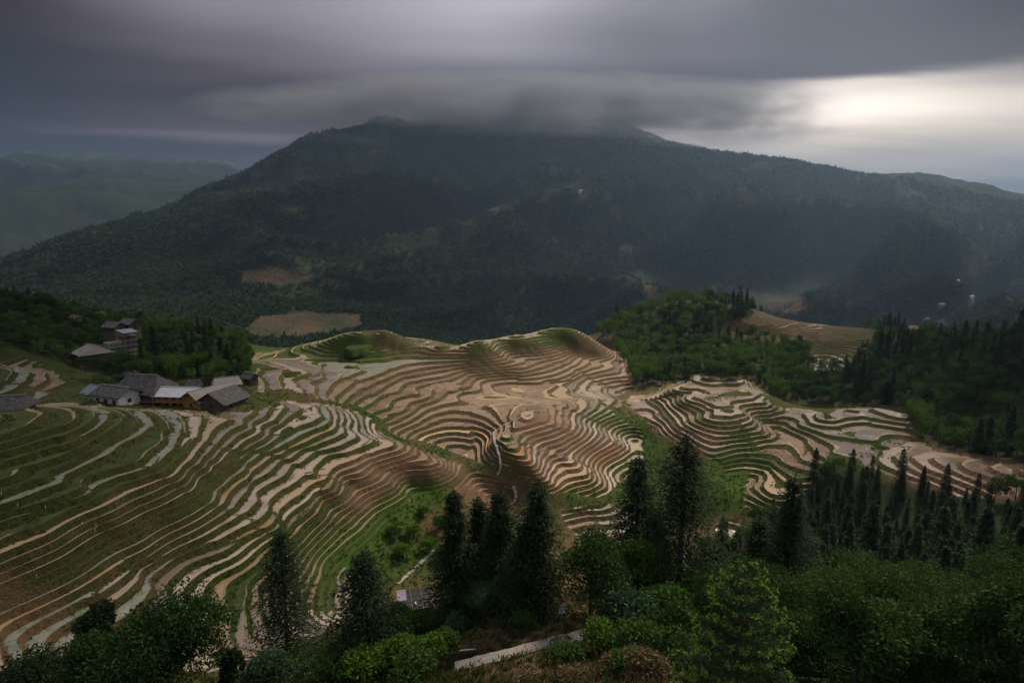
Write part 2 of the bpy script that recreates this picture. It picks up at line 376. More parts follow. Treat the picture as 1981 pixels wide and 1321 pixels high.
TERR_C = [(480,715),(480,680),(560,670),(640,640),(760,638),(850,660),(880,668),(900,652),(970,645),(1040,630),(1110,632),(1180,660),(1215,700),(1225,750),(1200,775),(1260,845),(1250,900),(1180,960),
          (1130,965),(1060,955),(1020,930),(985,930),(985,905),(950,900),(900,885),(840,865),(760,845),(735,815),(700,790),(640,775),(570,760),(500,755)]
TERR_D = [(1205,775),(1290,740),(1350,722),(1440,730),(1500,780),(1570,790),(1600,800),(1620,785),(1690,780),(1760,800),(1770,840),(1830,870),(1990,905),(1990,960),(1860,960),(1700,920),(1660,890),
          (1600,880),(1560,960),(1500,990),(1440,985),(1390,900),(1330,870),(1260,830)]
TERR_F = [(1390,640),(1430,615),(1490,625),(1600,620),(1590,655),(1700,650),(1640,715),(1570,720),(1560,660)]
TERR_G = [(1080,990),(1180,965),(1250,1000),(1200,1060),(1130,1050)]
TERR_H = [(1390,990),(1440,1010),(1440,1060),(1370,1070)]
BOWL = [(1375,905),(1440,885),(1468,905),(1450,960),(1440,1000),(1400,1010),(1300,980),(1285,930)]
TERRACED = [TERR_A, TERR_C, TERR_D, TERR_F, TERR_G, TERR_H]
GULLY = [[(560,755),(640,772),(720,792),(750,835),(795,856),(900,886),(945,905),(950,915),(890,902),(780,868),(735,840),(690,795),(600,775)],
         [(1150,770),(1210,790),(1270,850),(1265,930),(1235,900),(1240,840),(1180,800),(1130,780)],
         [(660,1090),(800,950),(900,930),(960,965),(900,1020),(830,1060),(760,1130),(690,1130)]]
def wob(x, y, z):
    px, py = project(x, y, z)
    return px + fbm(x / 9., y / 9., 61, 3) * 16, py + fbm(x / 9., y / 9., 62, 3) * 9
def terrace_strength(x, y, z):
    px, py = wob(x, y, z)
    a = poly_mask(TERRACED, px, py, 9.0)
    a = a * (1 - .85 * poly_mask([BOWL], px, py, 25.0)) * (1 - .75 * poly_mask(GULLY, px, py, 8.0))
    return a * (y > 60) * np.clip((520 - np.hypot(x, y)) / 30, 0, 1)

# ------------------------------------------------------------------ terraced ground: a sheet cut along every terrace edge
def hnear(x, y):
    r = np.hypot(x, y); k = np.clip((r - 60) / 60, 0, 1)
    return hbase(x, y) + (fbm(x / 13., y / 13., 3, 2) * .42 + fbm(x / 38., y / 38., 9, 2) * .5) * (.35 + .65 * k)
naz, nlr = 420, 680
ga = np.radians(np.linspace(-52, 52, naz)); gl = np.linspace(math.log(9.5), math.log(540.), nlr)
GA, GR = np.meshgrid(ga, np.exp(gl), indexing='ij')
gx = (GR * np.sin(GA)).ravel(); gy = (GR * np.cos(GA)).ravel()
gh = hnear(gx, gy); gs = terrace_strength(gx, gy, gh)
ge = .8
gslope = np.hypot(hnear(gx + ge, gy) - gh, hnear(gx, gy + ge) - gh) / ge
print('grid', len(gx), time.time() - T0)
def plots(x, y):
    """plot boundaries across the slope: neighbouring plots sit at slightly different heights"""
    cs_ = 21.; x = x + fbm(x / 14., y / 14., 71, 2) * 9; y = y + fbm(x / 14., y / 14., 72, 2) * 9
    ix = np.floor(x / cs_).astype(np.int64); iy = np.floor(y / cs_).astype(np.int64)
    d1 = np.full(x.shape, 1e9); d2 = np.full(x.shape, 1e9); v1 = np.zeros(x.shape); v2 = np.zeros(x.shape)
    for dx in (-1, 0, 1):
        for dy in (-1, 0, 1):
            jx = ix + dx; jy = iy + dy
            qx = (jx + .15 + .7 * _hash(jx, jy, 91)) * cs_; qy = (jy + .15 + .7 * _hash(jx, jy, 92)) * cs_
            d = np.hypot(x - qx, y - qy); v = (_hash(jx, jy, 93) - .5) * .9
            c = d < d1; d2 = np.where(c, d1, np.minimum(d2, d)); v2 = np.where(c, v1, np.where(d <= d2, v, v2))
            d1 = np.where(c, d, d1); v1 = np.where(c, v, v1)
    g = np.clip((d2 - d1) / 2.2, 0, 1); g = g * g * (3 - 2 * g)
    return (v1 * (.5 + .5 * g) + v2 * (.5 - .5 * g)), 1 - g
gd, gt = plots(gx, gy)
_k = np.clip((330 - np.hypot(gx, gy)) / 40, 0, 1); gd *= _k; gt *= _k
gu = to_level(gh) + gd
f = gu - np.floor(gu)
TF = np.clip(.88 - .34 * np.clip(gslope, 0, 1.), .56, .84)      # share of each step that is flat bed
TF = np.minimum(TF + .10 * fbm(gx / 25., gy / 25., 31, 2), .87)
# re-space each step so that the bed always ends at one half
wu = np.floor(gu) + np.where(f < TF, .5 * f / TF, .5 + .5 * (f - TF) / (1 - TF))
idx = np.arange(naz * nlr).reshape(naz, nlr)
a_, b_, c_, d_ = idx[:-1, :-1].ravel(), idx[1:, :-1].ravel(), idx[1:, 1:].ravel(), idx[:-1, 1:].ravel()
tri = np.concatenate([np.stack([a_, d_, c_], 1), np.stack([a_, c_, b_], 1)])
V = np.stack([gx, gy, gh, gu, wu, gs, gd, gt], 1)                        # x y h level warped strength
KN = (0., .09, .5)
for kn in KN:                                                    # keep vertices off the cuts
    q = V[:, 4] - kn; m = np.abs(q - np.round(q)) < 2e-3; V[m, 4] += 4e-3
def slice_tris(V, tri):
    done = []
    live = tri[(V[tri, 5].max(1) > .02)]
    done.append(tri[~(V[tri, 5].max(1) > .02)])
    for it in range(40):
        u = V[live, 4]; lo = u.min(1); hi = u.max(1)
        nxt = np.full(len(live), np.inf)
        for kn in KN:
            c = np.floor(lo - kn + 1e-6) + 1 + kn
            nxt = np.minimum(nxt, c)
        cut = nxt < hi - 1e-6
        done.append(live[~cut]); live = live[cut]; nxt = nxt[cut]
        if not len(live): break
        u = V[live, 4]; below = u < nxt[:, None] + 1e-6
        nb = below.sum(1)
        # rotate so that the lone vertex is first
        lone = np.where(nb == 1, np.argmax(below, 1), np.argmin(below, 1))
        r = np.arange(len(live))
        p = live[r, lone]; q = live[r, (lone + 1) % 3]; s = live[r, (lone + 2) % 3]
        def newv(i, j):
            t = ((nxt - V[i, 4]) / (V[j, 4] - V[i, 4]))[:, None]
            w = V[i] * (1 - t) + V[j] * t; w[:, 4] = nxt; return w
        n0 = len(V); A = newv(p, q); B = newv(p, s); V = np.concatenate([V, A, B])
        ia = n0 + np.arange(len(live)); ib = ia + len(live)
        live = np.concatenate([np.stack([p, ia, ib], 1), np.stack([ia, q, s], 1), np.stack([ia, s, ib], 1)])
    return V, np.concatenate(done)
V, tri = slice_tris(V, tri)
key = np.round(V[:, :2] * 400).astype(np.int64)
_, first, inv = np.unique(key[:, 0] * 4000003 + key[:, 1], return_index=True, return_inverse=True)
V = V[first]; tri = inv[tri]
tri = tri[(tri[:, 0] != tri[:, 1]) & (tri[:, 1] != tri[:, 2]) & (tri[:, 0] != tri[:, 2])]
used = np.zeros(len(V), bool); used[tri.ravel()] = True
remap = np.cumsum(used) - 1; V = V[used]; tri = remap[tri]
# heights: flat bed, low bund at its outer edge, leaning bank up to the next bed
u = V[:, 4]; kf = np.floor(u + 1e-5); f = np.clip(u - kf, 0, 1)
stepT = kf + np.where(f < .5, 0, (f - .5) / .5)
zT = from_level(stepT - V[:, 6]) + np.where(f < .09, .2 * (1 - f / .09), np.where(f > .9, .2 * (f - .9) / .1, 0))
rough = fbm(V[:, 0] / 1.7, V[:, 1] / 1.7, 55, 2) * .2
bank = np.where((f > .52) & (f < .98), 1, 0)
s_ = np.clip(V[:, 5] * 1.25, 0, 1)
VZ = V[:, 2] * (1 - s_) + (zT + rough * bank) * s_ + (1 - s_) * fbm(V[:, 0] / 3.1, V[:, 1] / 3.1, 77, 3) * .55
tu = V[tri, 4].mean(1); tf = tu - np.floor(tu); ts = V[tri, 5].mean(1)
tt = V[tri, 7].mean(1)
T_BED = (tf < .5) & (tf > .09) & (ts > .45) & (tt < .72); T_BUND = (tf <= .09) & (ts > .3)
print('sliced', len(V), len(tri), T_BED.sum(), time.time() - T0)
# each bed is a piece of its own
bt = np.where(T_BED)[0]; lab = np.arange(len(V))
for it in range(200):
    m = lab[tri[bt]].min(1); old = lab.copy()
    for k in range(3): np.minimum.at(lab, tri[bt, k], m)
    lab = lab[lab]
    if (lab == old).all(): break
blab = lab[tri[bt, 0]]
P3 = np.stack([V[:, 0], V[:, 1], VZ], 1)
def tri_area(t):
    return .5 * np.linalg.norm(np.cross(P3[t[:, 1]] - P3[t[:, 0]], P3[t[:, 2]] - P3[t[:, 0]]), axis=1)
ar = tri_area(tri[bt]); cen = P3[tri[bt]].mean(1)
ids, binv = np.unique(blab, return_inverse=True)
b_area = np.bincount(binv, ar)
b_c = np.stack([np.bincount(binv, ar * cen[:, k]) / b_area for k in range(3)], 1)
b_w = b_area * np.abs(b_c[:, 2]) / (np.linalg.norm(b_c, axis=1) ** 3)
print('beds', len(ids), 'iters', it, time.time() - T0)
# ------------------------------------------------------------------ materials
def new_mat(name):
    m = bpy.data.materials.new(name); m.use_nodes = True; t = NT(m.node_tree); t.n.clear()
    b = t('ShaderNodeBsdfPrincipled'); o = t('ShaderNodeOutputMaterial'); t.link(b.outputs[0], o.inputs[0])
    return m, t, b
def put(t, b, sock, v):
    if isinstance(v, (int, float)): b.inputs[sock].default_value = v
    elif isinstance(v, (tuple, list)): b.inputs[sock].default_value = (*v[:3], 1)
    else: t.link(v, b.inputs[sock])
def bump(t, b, h, strength, dist):
    n = t('ShaderNodeBump'); n.inputs['Strength'].default_value = strength; n.inputs['Distance'].default_value = dist
    t.link(h, n.inputs['Height']); t.link(n.outputs[0], b.inputs['Normal'])
def pos(t): return t('ShaderNodeNewGeometry').outputs['Position']
def stretch(t, v, s):
    m = t('ShaderNodeMapping'); m.inputs['Scale'].default_value = s; t.link(v, m.inputs[0]); return m.outputs[0]

def mat_land():
    m, t, b = new_mat('grassy_earth'); p = pos(t)
    at = t('ShaderNodeAttribute', attribute_name='cover'); s = t('ShaderNodeSeparateColor'); t.link(at.outputs['Color'], s.inputs[0])
    n1 = t.noise(p, .22, 4., .6); n2 = t.noise(p, 2.3, 4., .65); n3 = t.noise(p, .9, 3., .6)
    g = t.math('ADD', s.outputs[0], t.math('MULTIPLY', t.math('SUBTRACT', n1, .5), .9))
    g = t.math('ADD', g, t.math('MULTIPLY', t.math('SUBTRACT', n2, .5), 1.3))
    g = t.math('MULTIPLY', t.math('SUBTRACT', g, .25), 2.0, clamp=True)
    soil = t.mix(n3, (.075, .044, .024), (.185, .112, .062))
    soil = t.mix(t.ramp(n2, [(.55, (0, 0, 0)), (.75, (1, 1, 1))]), soil, (.22, .15, .10))
    grass = t.mix(n2, (.007, .015, .003), (.032, .050, .008))
    grass = t.mix(t.ramp(n1, [(.45, (0, 0, 0)), (.7, (1, 1, 1))]), grass, (.045, .048, .011))
    lush = t.mix(n2, (.022, .055, .006), (.072, .135, .013))
    grass = t.mix(s.outputs[1], grass, lush)
    c = t.mix(g, soil, grass)
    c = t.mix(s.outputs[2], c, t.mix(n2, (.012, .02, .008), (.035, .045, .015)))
    put(t, b, 'Base Color', c); b.inputs['Roughness'].default_value = .95; b.inputs['Specular IOR Level'].default_value = .15
    bump(t, b, t.math('ADD', n2, t.math('MULTIPLY', n3, .8)), .9, .35)
    return m
def mat_bund():
    m, t, b = new_mat('trodden_bund'); p = pos(t); n1 = t.noise(p, .35, 3.); n2 = t.noise(p, 3., 3.)
    at = t('ShaderNodeAttribute', attribute_name='cover'); s = t('ShaderNodeSeparateColor'); t.link(at.outputs['Color'], s.inputs[0])
    c = t.mix(n2, (.24, .165, .085), (.40, .31, .185))
    g = t.math('ADD', t.math('MULTIPLY', s.outputs[0], .45), t.math('MULTIPLY', t.math('SUBTRACT', n1, .55), 2.2), clamp=True)
    c = t.mix(g, c, t.mix(n2, (.05, .08, .015), (.14, .19, .04)))
    put(t, b, 'Base Color', c); b.inputs['Roughness'].default_value = .95; bump(t, b, n2, .7, .15)
    return m
def mat_bed(name, c1, c2, rough, speck, spc, wet=True, var=.35):
    m, t, b = new_mat(name); p = pos(t)
    oi = t('ShaderNodeObjectInfo').outputs['Random']
    n1 = t.noise(p, .16, 3., .55, .4); n2 = t.noise(p, 5.5, 2., .6); n3 = t.noise(p, .6, 4., .6, .6)
    f = t.math('ADD', t.math('MULTIPLY', n1, 1.0), t.math('MULTIPLY', t.math('SUBTRACT', oi, .5), var), clamp=True)
    f = t.ramp(f, [(.3, (0, 0, 0)), (.68, (1, 1, 1))])
    c = t.mix(f, c1, c2)
    sp = t.ramp(n2, [(.62 - speck, (0, 0, 0)), (.70 - speck, (1, 1, 1))])
    sp = t.math('MULTIPLY', sp, t.ramp(n3, [(.35, (0, 0, 0)), (.6, (1, 1, 1))]))
    c = t.mix(sp, c, spc)
    put(t, b, 'Base Color', c)
    if wet:
        r = t.math('ADD', rough, t.math('MULTIPLY', sp, .5)); put(t, b, 'Roughness', r)
        b.inputs['Specular IOR Level'].default_value = .75; b.inputs['IOR'].default_value = 1.5
        bump(t, b, t.math('ADD', t.math('MULTIPLY', n3, .5), t.math('MULTIPLY', sp, .4)), .07, .05)
    else:
        b.inputs['Roughness'].default_value = rough; b.inputs['Specular IOR Level'].default_value = .2
        bump(t, b, t.math('ADD', n2, n3), .8, .15)
    return m
def mat_leaf(name, dark, light, tip=None, trans=.25, per_object=.5):
    m, t, b = new_mat(name)
    g = t('ShaderNodeNewGeometry'); oi = t('ShaderNodeObjectInfo').outputs['Random']
    r = g.outputs['Random Per Island']
    f = t.math('ADD', t.math('MULTIPLY', r, 1 - per_object), t.math('MULTIPLY', oi, per_object))
    c = t.mix(f, dark, light)
    if tip:
        at = t('ShaderNodeAttribute', attribute_name='tip'); c = t.mix(at.outputs['Fac'], c, tip)
    put(t, b, 'Base Color', c); b.inputs['Roughness'].default_value = .8; b.inputs['Specular IOR Level'].default_value = .12
    tr = t('ShaderNodeBsdfTranslucent'); t.link(t.mix(1.0, c, (1.0, 1.15, .6), 'MULTIPLY'), tr.inputs[0])
    mx = t('ShaderNodeMixShader'); mx.inputs[0].default_value = trans; t.link(b.outputs[0], mx.inputs[1]); t.link(tr.outputs[0], mx.inputs[2])
    o = [n for n in t.n if n.type == 'OUTPUT_MATERIAL'][0]; t.link(mx.outputs[0], o.inputs[0])
    return m
def mat_plain(name, c1, c2, rough=.85, scale=3., bs=.3, bd=.03, squash=(1, 1, 1), metal=0., local=True):
    m, t, b = new_mat(name)
    v = t('ShaderNodeTexCoord').outputs['Object'] if local else pos(t)
    v = stretch(t, v, squash); n = t.noise(v, scale, 4., .6); n2 = t.noise(v, scale * .21, 2.)
    f = t.math('ADD', t.math('MULTIPLY', n, .7), t.math('MULTIPLY', n2, .5)); f = t.ramp(f, [(.35, (0, 0, 0)), (.8, (1, 1, 1))])
    put(t, b, 'Base Color', t.mix(f, c1, c2)); b.inputs['Roughness'].default_value = rough; b.inputs['Metallic'].default_value = metal
    if bs: bump(t, b, n, bs, bd)
    return m
def mat_tiles():
    m, t, b = new_mat('roof_tiles'); v = t('ShaderNodeTexCoord').outputs['UV']
    br = t('ShaderNodeTexBrick'); br.inputs['Scale'].default_value = 1.0; br.inputs['Brick Width'].default_value = .26; br.inputs['Row Height'].default_value = .34
    br.inputs['Mortar Size'].default_value = .035; br.inputs['Mortar Smooth'].default_value = .6
    br.inputs['Color1'].default_value = (.050, .049, .050, 1); br.inputs['Color2'].default_value = (.115, .112, .112, 1); br.inputs['Mortar'].default_value = (.018, .018, .02, 1)
    t.link(v, br.inputs['Vector']); n = t.noise(v, .7, 4., .65); n2 = t.noise(v, 6., 3.)
    c = t.mix(t.ramp(n, [(.45, (0, 0, 0)), (.75, (1, 1, 1))]), br.outputs['Color'], (.16, .155, .15))
    c = t.mix(t.ramp(n2, [(.6, (0, 0, 0)), (.8, (1, 1, 1))]), c, (.05, .06, .035))
    put(t, b, 'Base Color', c); b.inputs['Roughness'].default_value = .8
    inv = t.math('SUBTRACT', 1.0, br.outputs['Fac']); bump(t, b, t.math('ADD', inv, t.math('MULTIPLY', n2, .4)), .8, .06)
    return m
M = {}
M['land'] = mat_land(); M['bund'] = mat_bund()
M['w'] = mat_bed('muddy_water', (.19, .142, .104), (.385, .30, .23), .10, -.02, (.12, .10, .075), True, .9)
M['o'] = mat_bed('ochre_water', (.24, .15, .07), (.36, .255, .155), .18, -.02, (.10, .08, .04), True, .8)
M['y'] = mat_bed('yellow_mud', (.42, .31, .15), (.5, .385, .21), .25, -.1, (.3, .2, .1))
M['d'] = mat_bed('ploughed_soil', (.115, .075, .052), (.235, .165, .12), .95, .1, (.30, .23, .18), False)
M['r'] = mat_bed('red_soil', (.28, .125, .065), (.42, .22, .13), .6, -.05, (.2, .1, .06), False)
M['s'] = mat_bed('weedy_water', (.20, .19, .155), (.30, .285, .255), .16, .2, (.06, .10, .02))
M['g'] = mat_bed('grassed_bed', (.02, .038, .007), (.052, .072, .017), .95, .1, (.14, .13, .06), False)
M['n'] = mat_bed('rice_seedlings', (.14, .26, .02), (.20, .34, .04), .9, .1, (.10, .18, .02), False)
M['bark'] = mat_plain('bark', (.035, .026, .02), (.10, .08, .062), .95, 6., .8, .04, (1, 1, .25))
M['wood'] = mat_plain('weathered_planks', (.055, .04, .03), (.13, .095, .07), .85, 9., .4, .02, (1, 1, .12))
M['orange'] = mat_plain('new_timber', (.27, .12, .04), (.42, .20, .075), .7, 7., .3, .02, (1, 1, .15))
M['redwood'] = mat_plain('red_timber', (.075, .028, .018), (.14, .055, .035), .8, 7., .3, .02, (1, 1, .15))
M['white'] = mat_plain('whitewash', (.42, .41, .40), (.62, .61, .60), .9, 1.5, .15, .02)
M['concrete'] = mat_plain('concrete', (.13, .117, .107), (.25, .23, .213), .9, 2.5, .2, .02)
M['pane'] = mat_plain('window_glass', (.012, .014, .017), (.04, .043, .05), .15, .8, 0)
M['bluesheet'] = mat_plain('blue_grey_sheet', (.13, .15, .20), (.20, .225, .28), .45, 1.5, .1, .01)
M['tin'] = mat_plain('pale_sheet_roof', (.38, .385, .42), (.58, .585, .62), .4, .9, .15, .02)
M['tarp'] = mat_plain('blue_tarp', (.03, .12, .32), (.06, .2, .45), .6, 3., .5, .04)
M['slate'] = mat_plain('grey_felt_roof', (.17, .155, .145), (.29, .27, .26), .85, 2., .3, .02)
M['net'] = mat_plain('black_shade_net', (.012, .012, .015), (.035, .034, .042), .8, 12., .5, .03)
M['purple'] = mat_plain('faded_purple_sheet', (.16, .14, .22), (.34, .31, .42), .7, 3., .4, .03)
M['bamboo'] = mat_plain('bamboo_pole', (.22, .17, .10), (.36, .29, .18), .6, 5., .1, .01)
M['path'] = mat_plain('concrete_path', (.17, .15, .13), (.33, .295, .26), .92, 1.6, .3, .03, local=False)
M['stone'] = mat_plain('grey_stones', (.14, .125, .11), (.36, .335, .30), .95, 2., .6, .06)
M['cloth'] = mat_plain('mottled_white_cloth', (.4, .4, .43), (.92, .92, .94), .9, 9., .5, .03)
M['tin_white'] = mat_plain('white_plastic', (.55, .56, .6), (.75, .76, .8), .5, 3., .1, .01)
M['red'] = mat_plain('red_cloth', (.5, .01, .01), (.7, .03, .02), .8, 4., .2, .01)
M['black'] = mat_plain('black_rubber', (.01, .01, .01), (.03, .03, .03), .6, 5., .1, .01)
M['earth'] = mat_plain('bare_earth', (.11, .072, .048), (.25, .165, .112), .95, 1.2, .8, .15)
M['tiles'] = mat_tiles()
M['fir'] = mat_leaf('fir_needles', (.010, .022, .010), (.030, .052, .020))
M['fir_far'] = mat_leaf('fir_foliage', (.014, .030, .013), (.038, .062, .024), per_object=.65)
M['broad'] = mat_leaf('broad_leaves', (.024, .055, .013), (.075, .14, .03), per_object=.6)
M['broad_shade'] = mat_leaf('shade_tinted_leaves', (.017, .042, .011), (.062, .115, .026), per_object=.6)  # darker copy of the broad leaves, the wood's shade put into the colour
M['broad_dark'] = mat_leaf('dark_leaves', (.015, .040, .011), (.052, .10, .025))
M['lime'] = mat_leaf('young_leaves', (.05, .105, .012), (.11, .19, .025))
M['blue_leaf'] = mat_leaf('bluish_leaves', (.03, .065, .032), (.07, .13, .065))
M['bamboo_leaf'] = mat_leaf('bamboo_leaves', (.05, .095, .02), (.12, .19, .045), per_object=.6)
M['spruce'] = mat_leaf('spruce_needles', (.026, .052, .028), (.065, .105, .05), tip=(.18, .30, .06), per_object=.1)
M['flower'] = mat_leaf('cream_blossom', (.20, .19, .12), (.38, .36, .25))
M['drygrass'] = mat_leaf('dry_grass', (.07, .055, .03), (.20, .15, .08))
M['grass'] = mat_leaf('grass_blades', (.014, .032, .005), (.055, .092, .013))
# ------------------------------------------------------------------ object helpers
def fast_mesh(name, verts, faces, mats=(), mi=None, smooth=None):
    """faces: (n,3) or (n,4) array"""
    verts = np.asarray(verts, np.float32); faces = np.asarray(faces, np.int32)
    me = bpy.data.meshes.new(name); k = faces.shape[1]
    me.vertices.add(len(verts)); me.vertices.foreach_set('co', verts.ravel())
    me.loops.add(faces.size); me.loops.foreach_set('vertex_index', faces.ravel())
    me.polygons.add(len(faces)); me.polygons.foreach_set('loop_start', np.arange(0, faces.size, k, dtype=np.int32))
    for m in mats: me.materials.append(m)
    if mi is not None: me.polygons.foreach_set('material_index', np.asarray(mi, np.int32))
    if smooth is None: smooth = np.zeros(len(faces), bool)
    elif smooth is True: smooth = np.ones(len(faces), bool)
    me.polygons.foreach_set('use_smooth', smooth)
    me.update(calc_edges=True); return me
def link(name, data, parent=None, loc=None, rz=0., sc=None):
    o = bpy.data.objects.new(name, data); col.objects.link(o)
    if parent is not None: o.parent = parent
    if loc is not None: o.location = loc
    if rz: o.rotation_euler = (0, 0, rz)
    if sc is not None: o.scale = (sc, sc, sc) if isinstance(sc, (int, float)) else sc
    return o
def tag(o, label=None, cat=None, group=None, kind=None):
    if label: o['label'] = label
    if cat: o['category'] = cat
    if group: o['group'] = group
    if kind: o['kind'] = kind
    return o
# ------------------------------------------------------------------ hillside, beds
COVER = [  # pixel, green, lush
 (720,800,.8,.5),(760,845,.8,.5),(850,872,.75,.4),(950,902,.6,.4),(1000,940,.5,.2),(1010,970,.6,.4),(1050,990,.5,.3),(1160,800,.8,.5),(1230,830,.9,.6),(690,790,.7,.4),(800,790,.55,.25),
 (100,850,.72,0.07),(50,950,.75,0.05),(100,1050,.7,0.05),(300,900,.68,0.12),(450,900,.62,0.15),(550,880,.7,0.20),(620,880,.8,0.23),(700,840,.75,0.20),(400,1000,.66,0.12),(300,1050,.62,0.10),(200,1120,.62,0.07),
 (480,1150,.85,0.15),(600,1000,.75,0.20),(640,950,.6,0.10),(720,905,.2,0),(780,890,.14,0),(850,910,.14,0),(700,960,.2,.1),(930,945,.16,0),(980,970,.3,.1),(760,985,.95,.8),(830,950,.9,.8),(690,1060,1.,.9),(780,1060,.8,.5),(860,1010,.45,.2),
 (1100,860,.08,0),(1040,820,.1,0),(1180,870,.14,0),(1080,910,.2,.1),(1130,960,.7,.4),(1230,900,.9,.6),(1260,940,.9,.5),(1250,850,.9,.6),
 (780,830,.45,.3),(840,850,.5,.3),(900,850,.42,.15),(930,820,.3,.1),(950,880,.4,.3),(965,860,.7,.5),
 (560,720,.5,.3),(620,740,.45,.2),(700,750,.45,.2),(800,770,.5,.2),(850,710,.42,.15),(950,700,.4,.1),(1000,740,.45,.2),(1060,700,.38,.2),(1100,730,.45,.3),(1150,680,.4,.1),(1180,710,.4,.1),(1130,790,.45,.2),(1050,770,.45,.2),
 (700,680,.8,.5),(760,660,.5,.3),(820,690,.4,.2),(550,690,.8,.45),(500,680,.8,.45),(930,670,.6,.4),(1060,640,.75,.5),
 (1290,780,.6,.4),(1330,800,.55,.3),(1260,790,.25,.1),(1280,830,.3,.1),(1350,850,.35,.15),(1420,790,.6,.4),(1400,950,1.,.75),(1430,880,.95,.7),(1500,830,.65,.35),(1540,880,.55,.25),(1480,950,.75,.4),(1340,930,.75,.4),
 (1620,820,.7,.4),(1700,850,.8,.45),(1750,830,.5,.3),(1780,910,.14,0),(1880,930,.12,0),(1680,900,.6,.4),(1640,900,.9,.5),
 (1130,1020,.42,.3),(1420,1030,.4,.2),(1500,640,.5,0),(1620,690,.6,.05),(1500,620,.5,0),(1650,650,.6,0),(1560,640,.45,0),(1450,640,.55,0),
 (400,710,.55,.5),(50,700,.75,.05),(120,700,.8,.1),(0,660,.8,.05),(100,770,.55,.2),(480,770,.6,.5),(200,740,.75,.5),
 (1000,1210,.28,.2),(900,1190,.7,.6),(820,1180,.35,.3),(950,1250,.35,.2),(1100,1180,.28,.2),(850,1290,.6,.4),(1150,1290,.4,.2),(1000,1315,.3,.1),(1250,1300,.2,.1),(700,1300,.7,.5),(1300,1180,.5,.4),(400,1300,.6,.3),(100,1280,.4,.1),(0,1180,.35,.1),
]
WOODS = [[(-400,520),(100,560),(240,610),(380,612),(480,660),(485,720),(440,760),(330,745),(230,735),(150,715),(70,690),(0,660),(-400,650)],
         [(1150,640),(1250,580),(1380,560),(1480,600),(1390,640),(1560,665),(1570,715),(1640,715),(1700,650),(1600,600),(1700,600),(1790,650),(2400,600),(2400,1500),(1450,1500),(1380,1130),(1440,1060),(1440,1010),(1560,930),(1640,890),(1700,925),(1990,965),(1990,905),(1830,870),(1770,840),(1740,790),(1590,785),(1500,775),(1450,728),(1280,745),(1230,745),(1200,690)]]
px_, py_ = project(V[:, 0], V[:, 1], VZ)
cs = np.array(COVER); num = np.zeros((len(V), 2)); den_ = np.zeros(len(V))
for cpx, cpy, g1, g2 in COVER:
    wgt = 1. / ((px_ - cpx) ** 2 + (1.6 * (py_ - cpy)) ** 2 + 260.) ** 2
    num[:, 0] += wgt * g1; num[:, 1] += wgt * g2; den_ += wgt
cover = np.zeros((len(V), 4), np.float32); cover[:, :2] = num / den_[:, None]; cover[:, 3] = 1
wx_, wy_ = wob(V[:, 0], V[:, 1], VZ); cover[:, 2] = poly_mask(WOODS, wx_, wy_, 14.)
inb = (py_ > 1321) | (V[:, 1] < 34); cover[inb, 0] = .55; cover[inb, 1] = .2
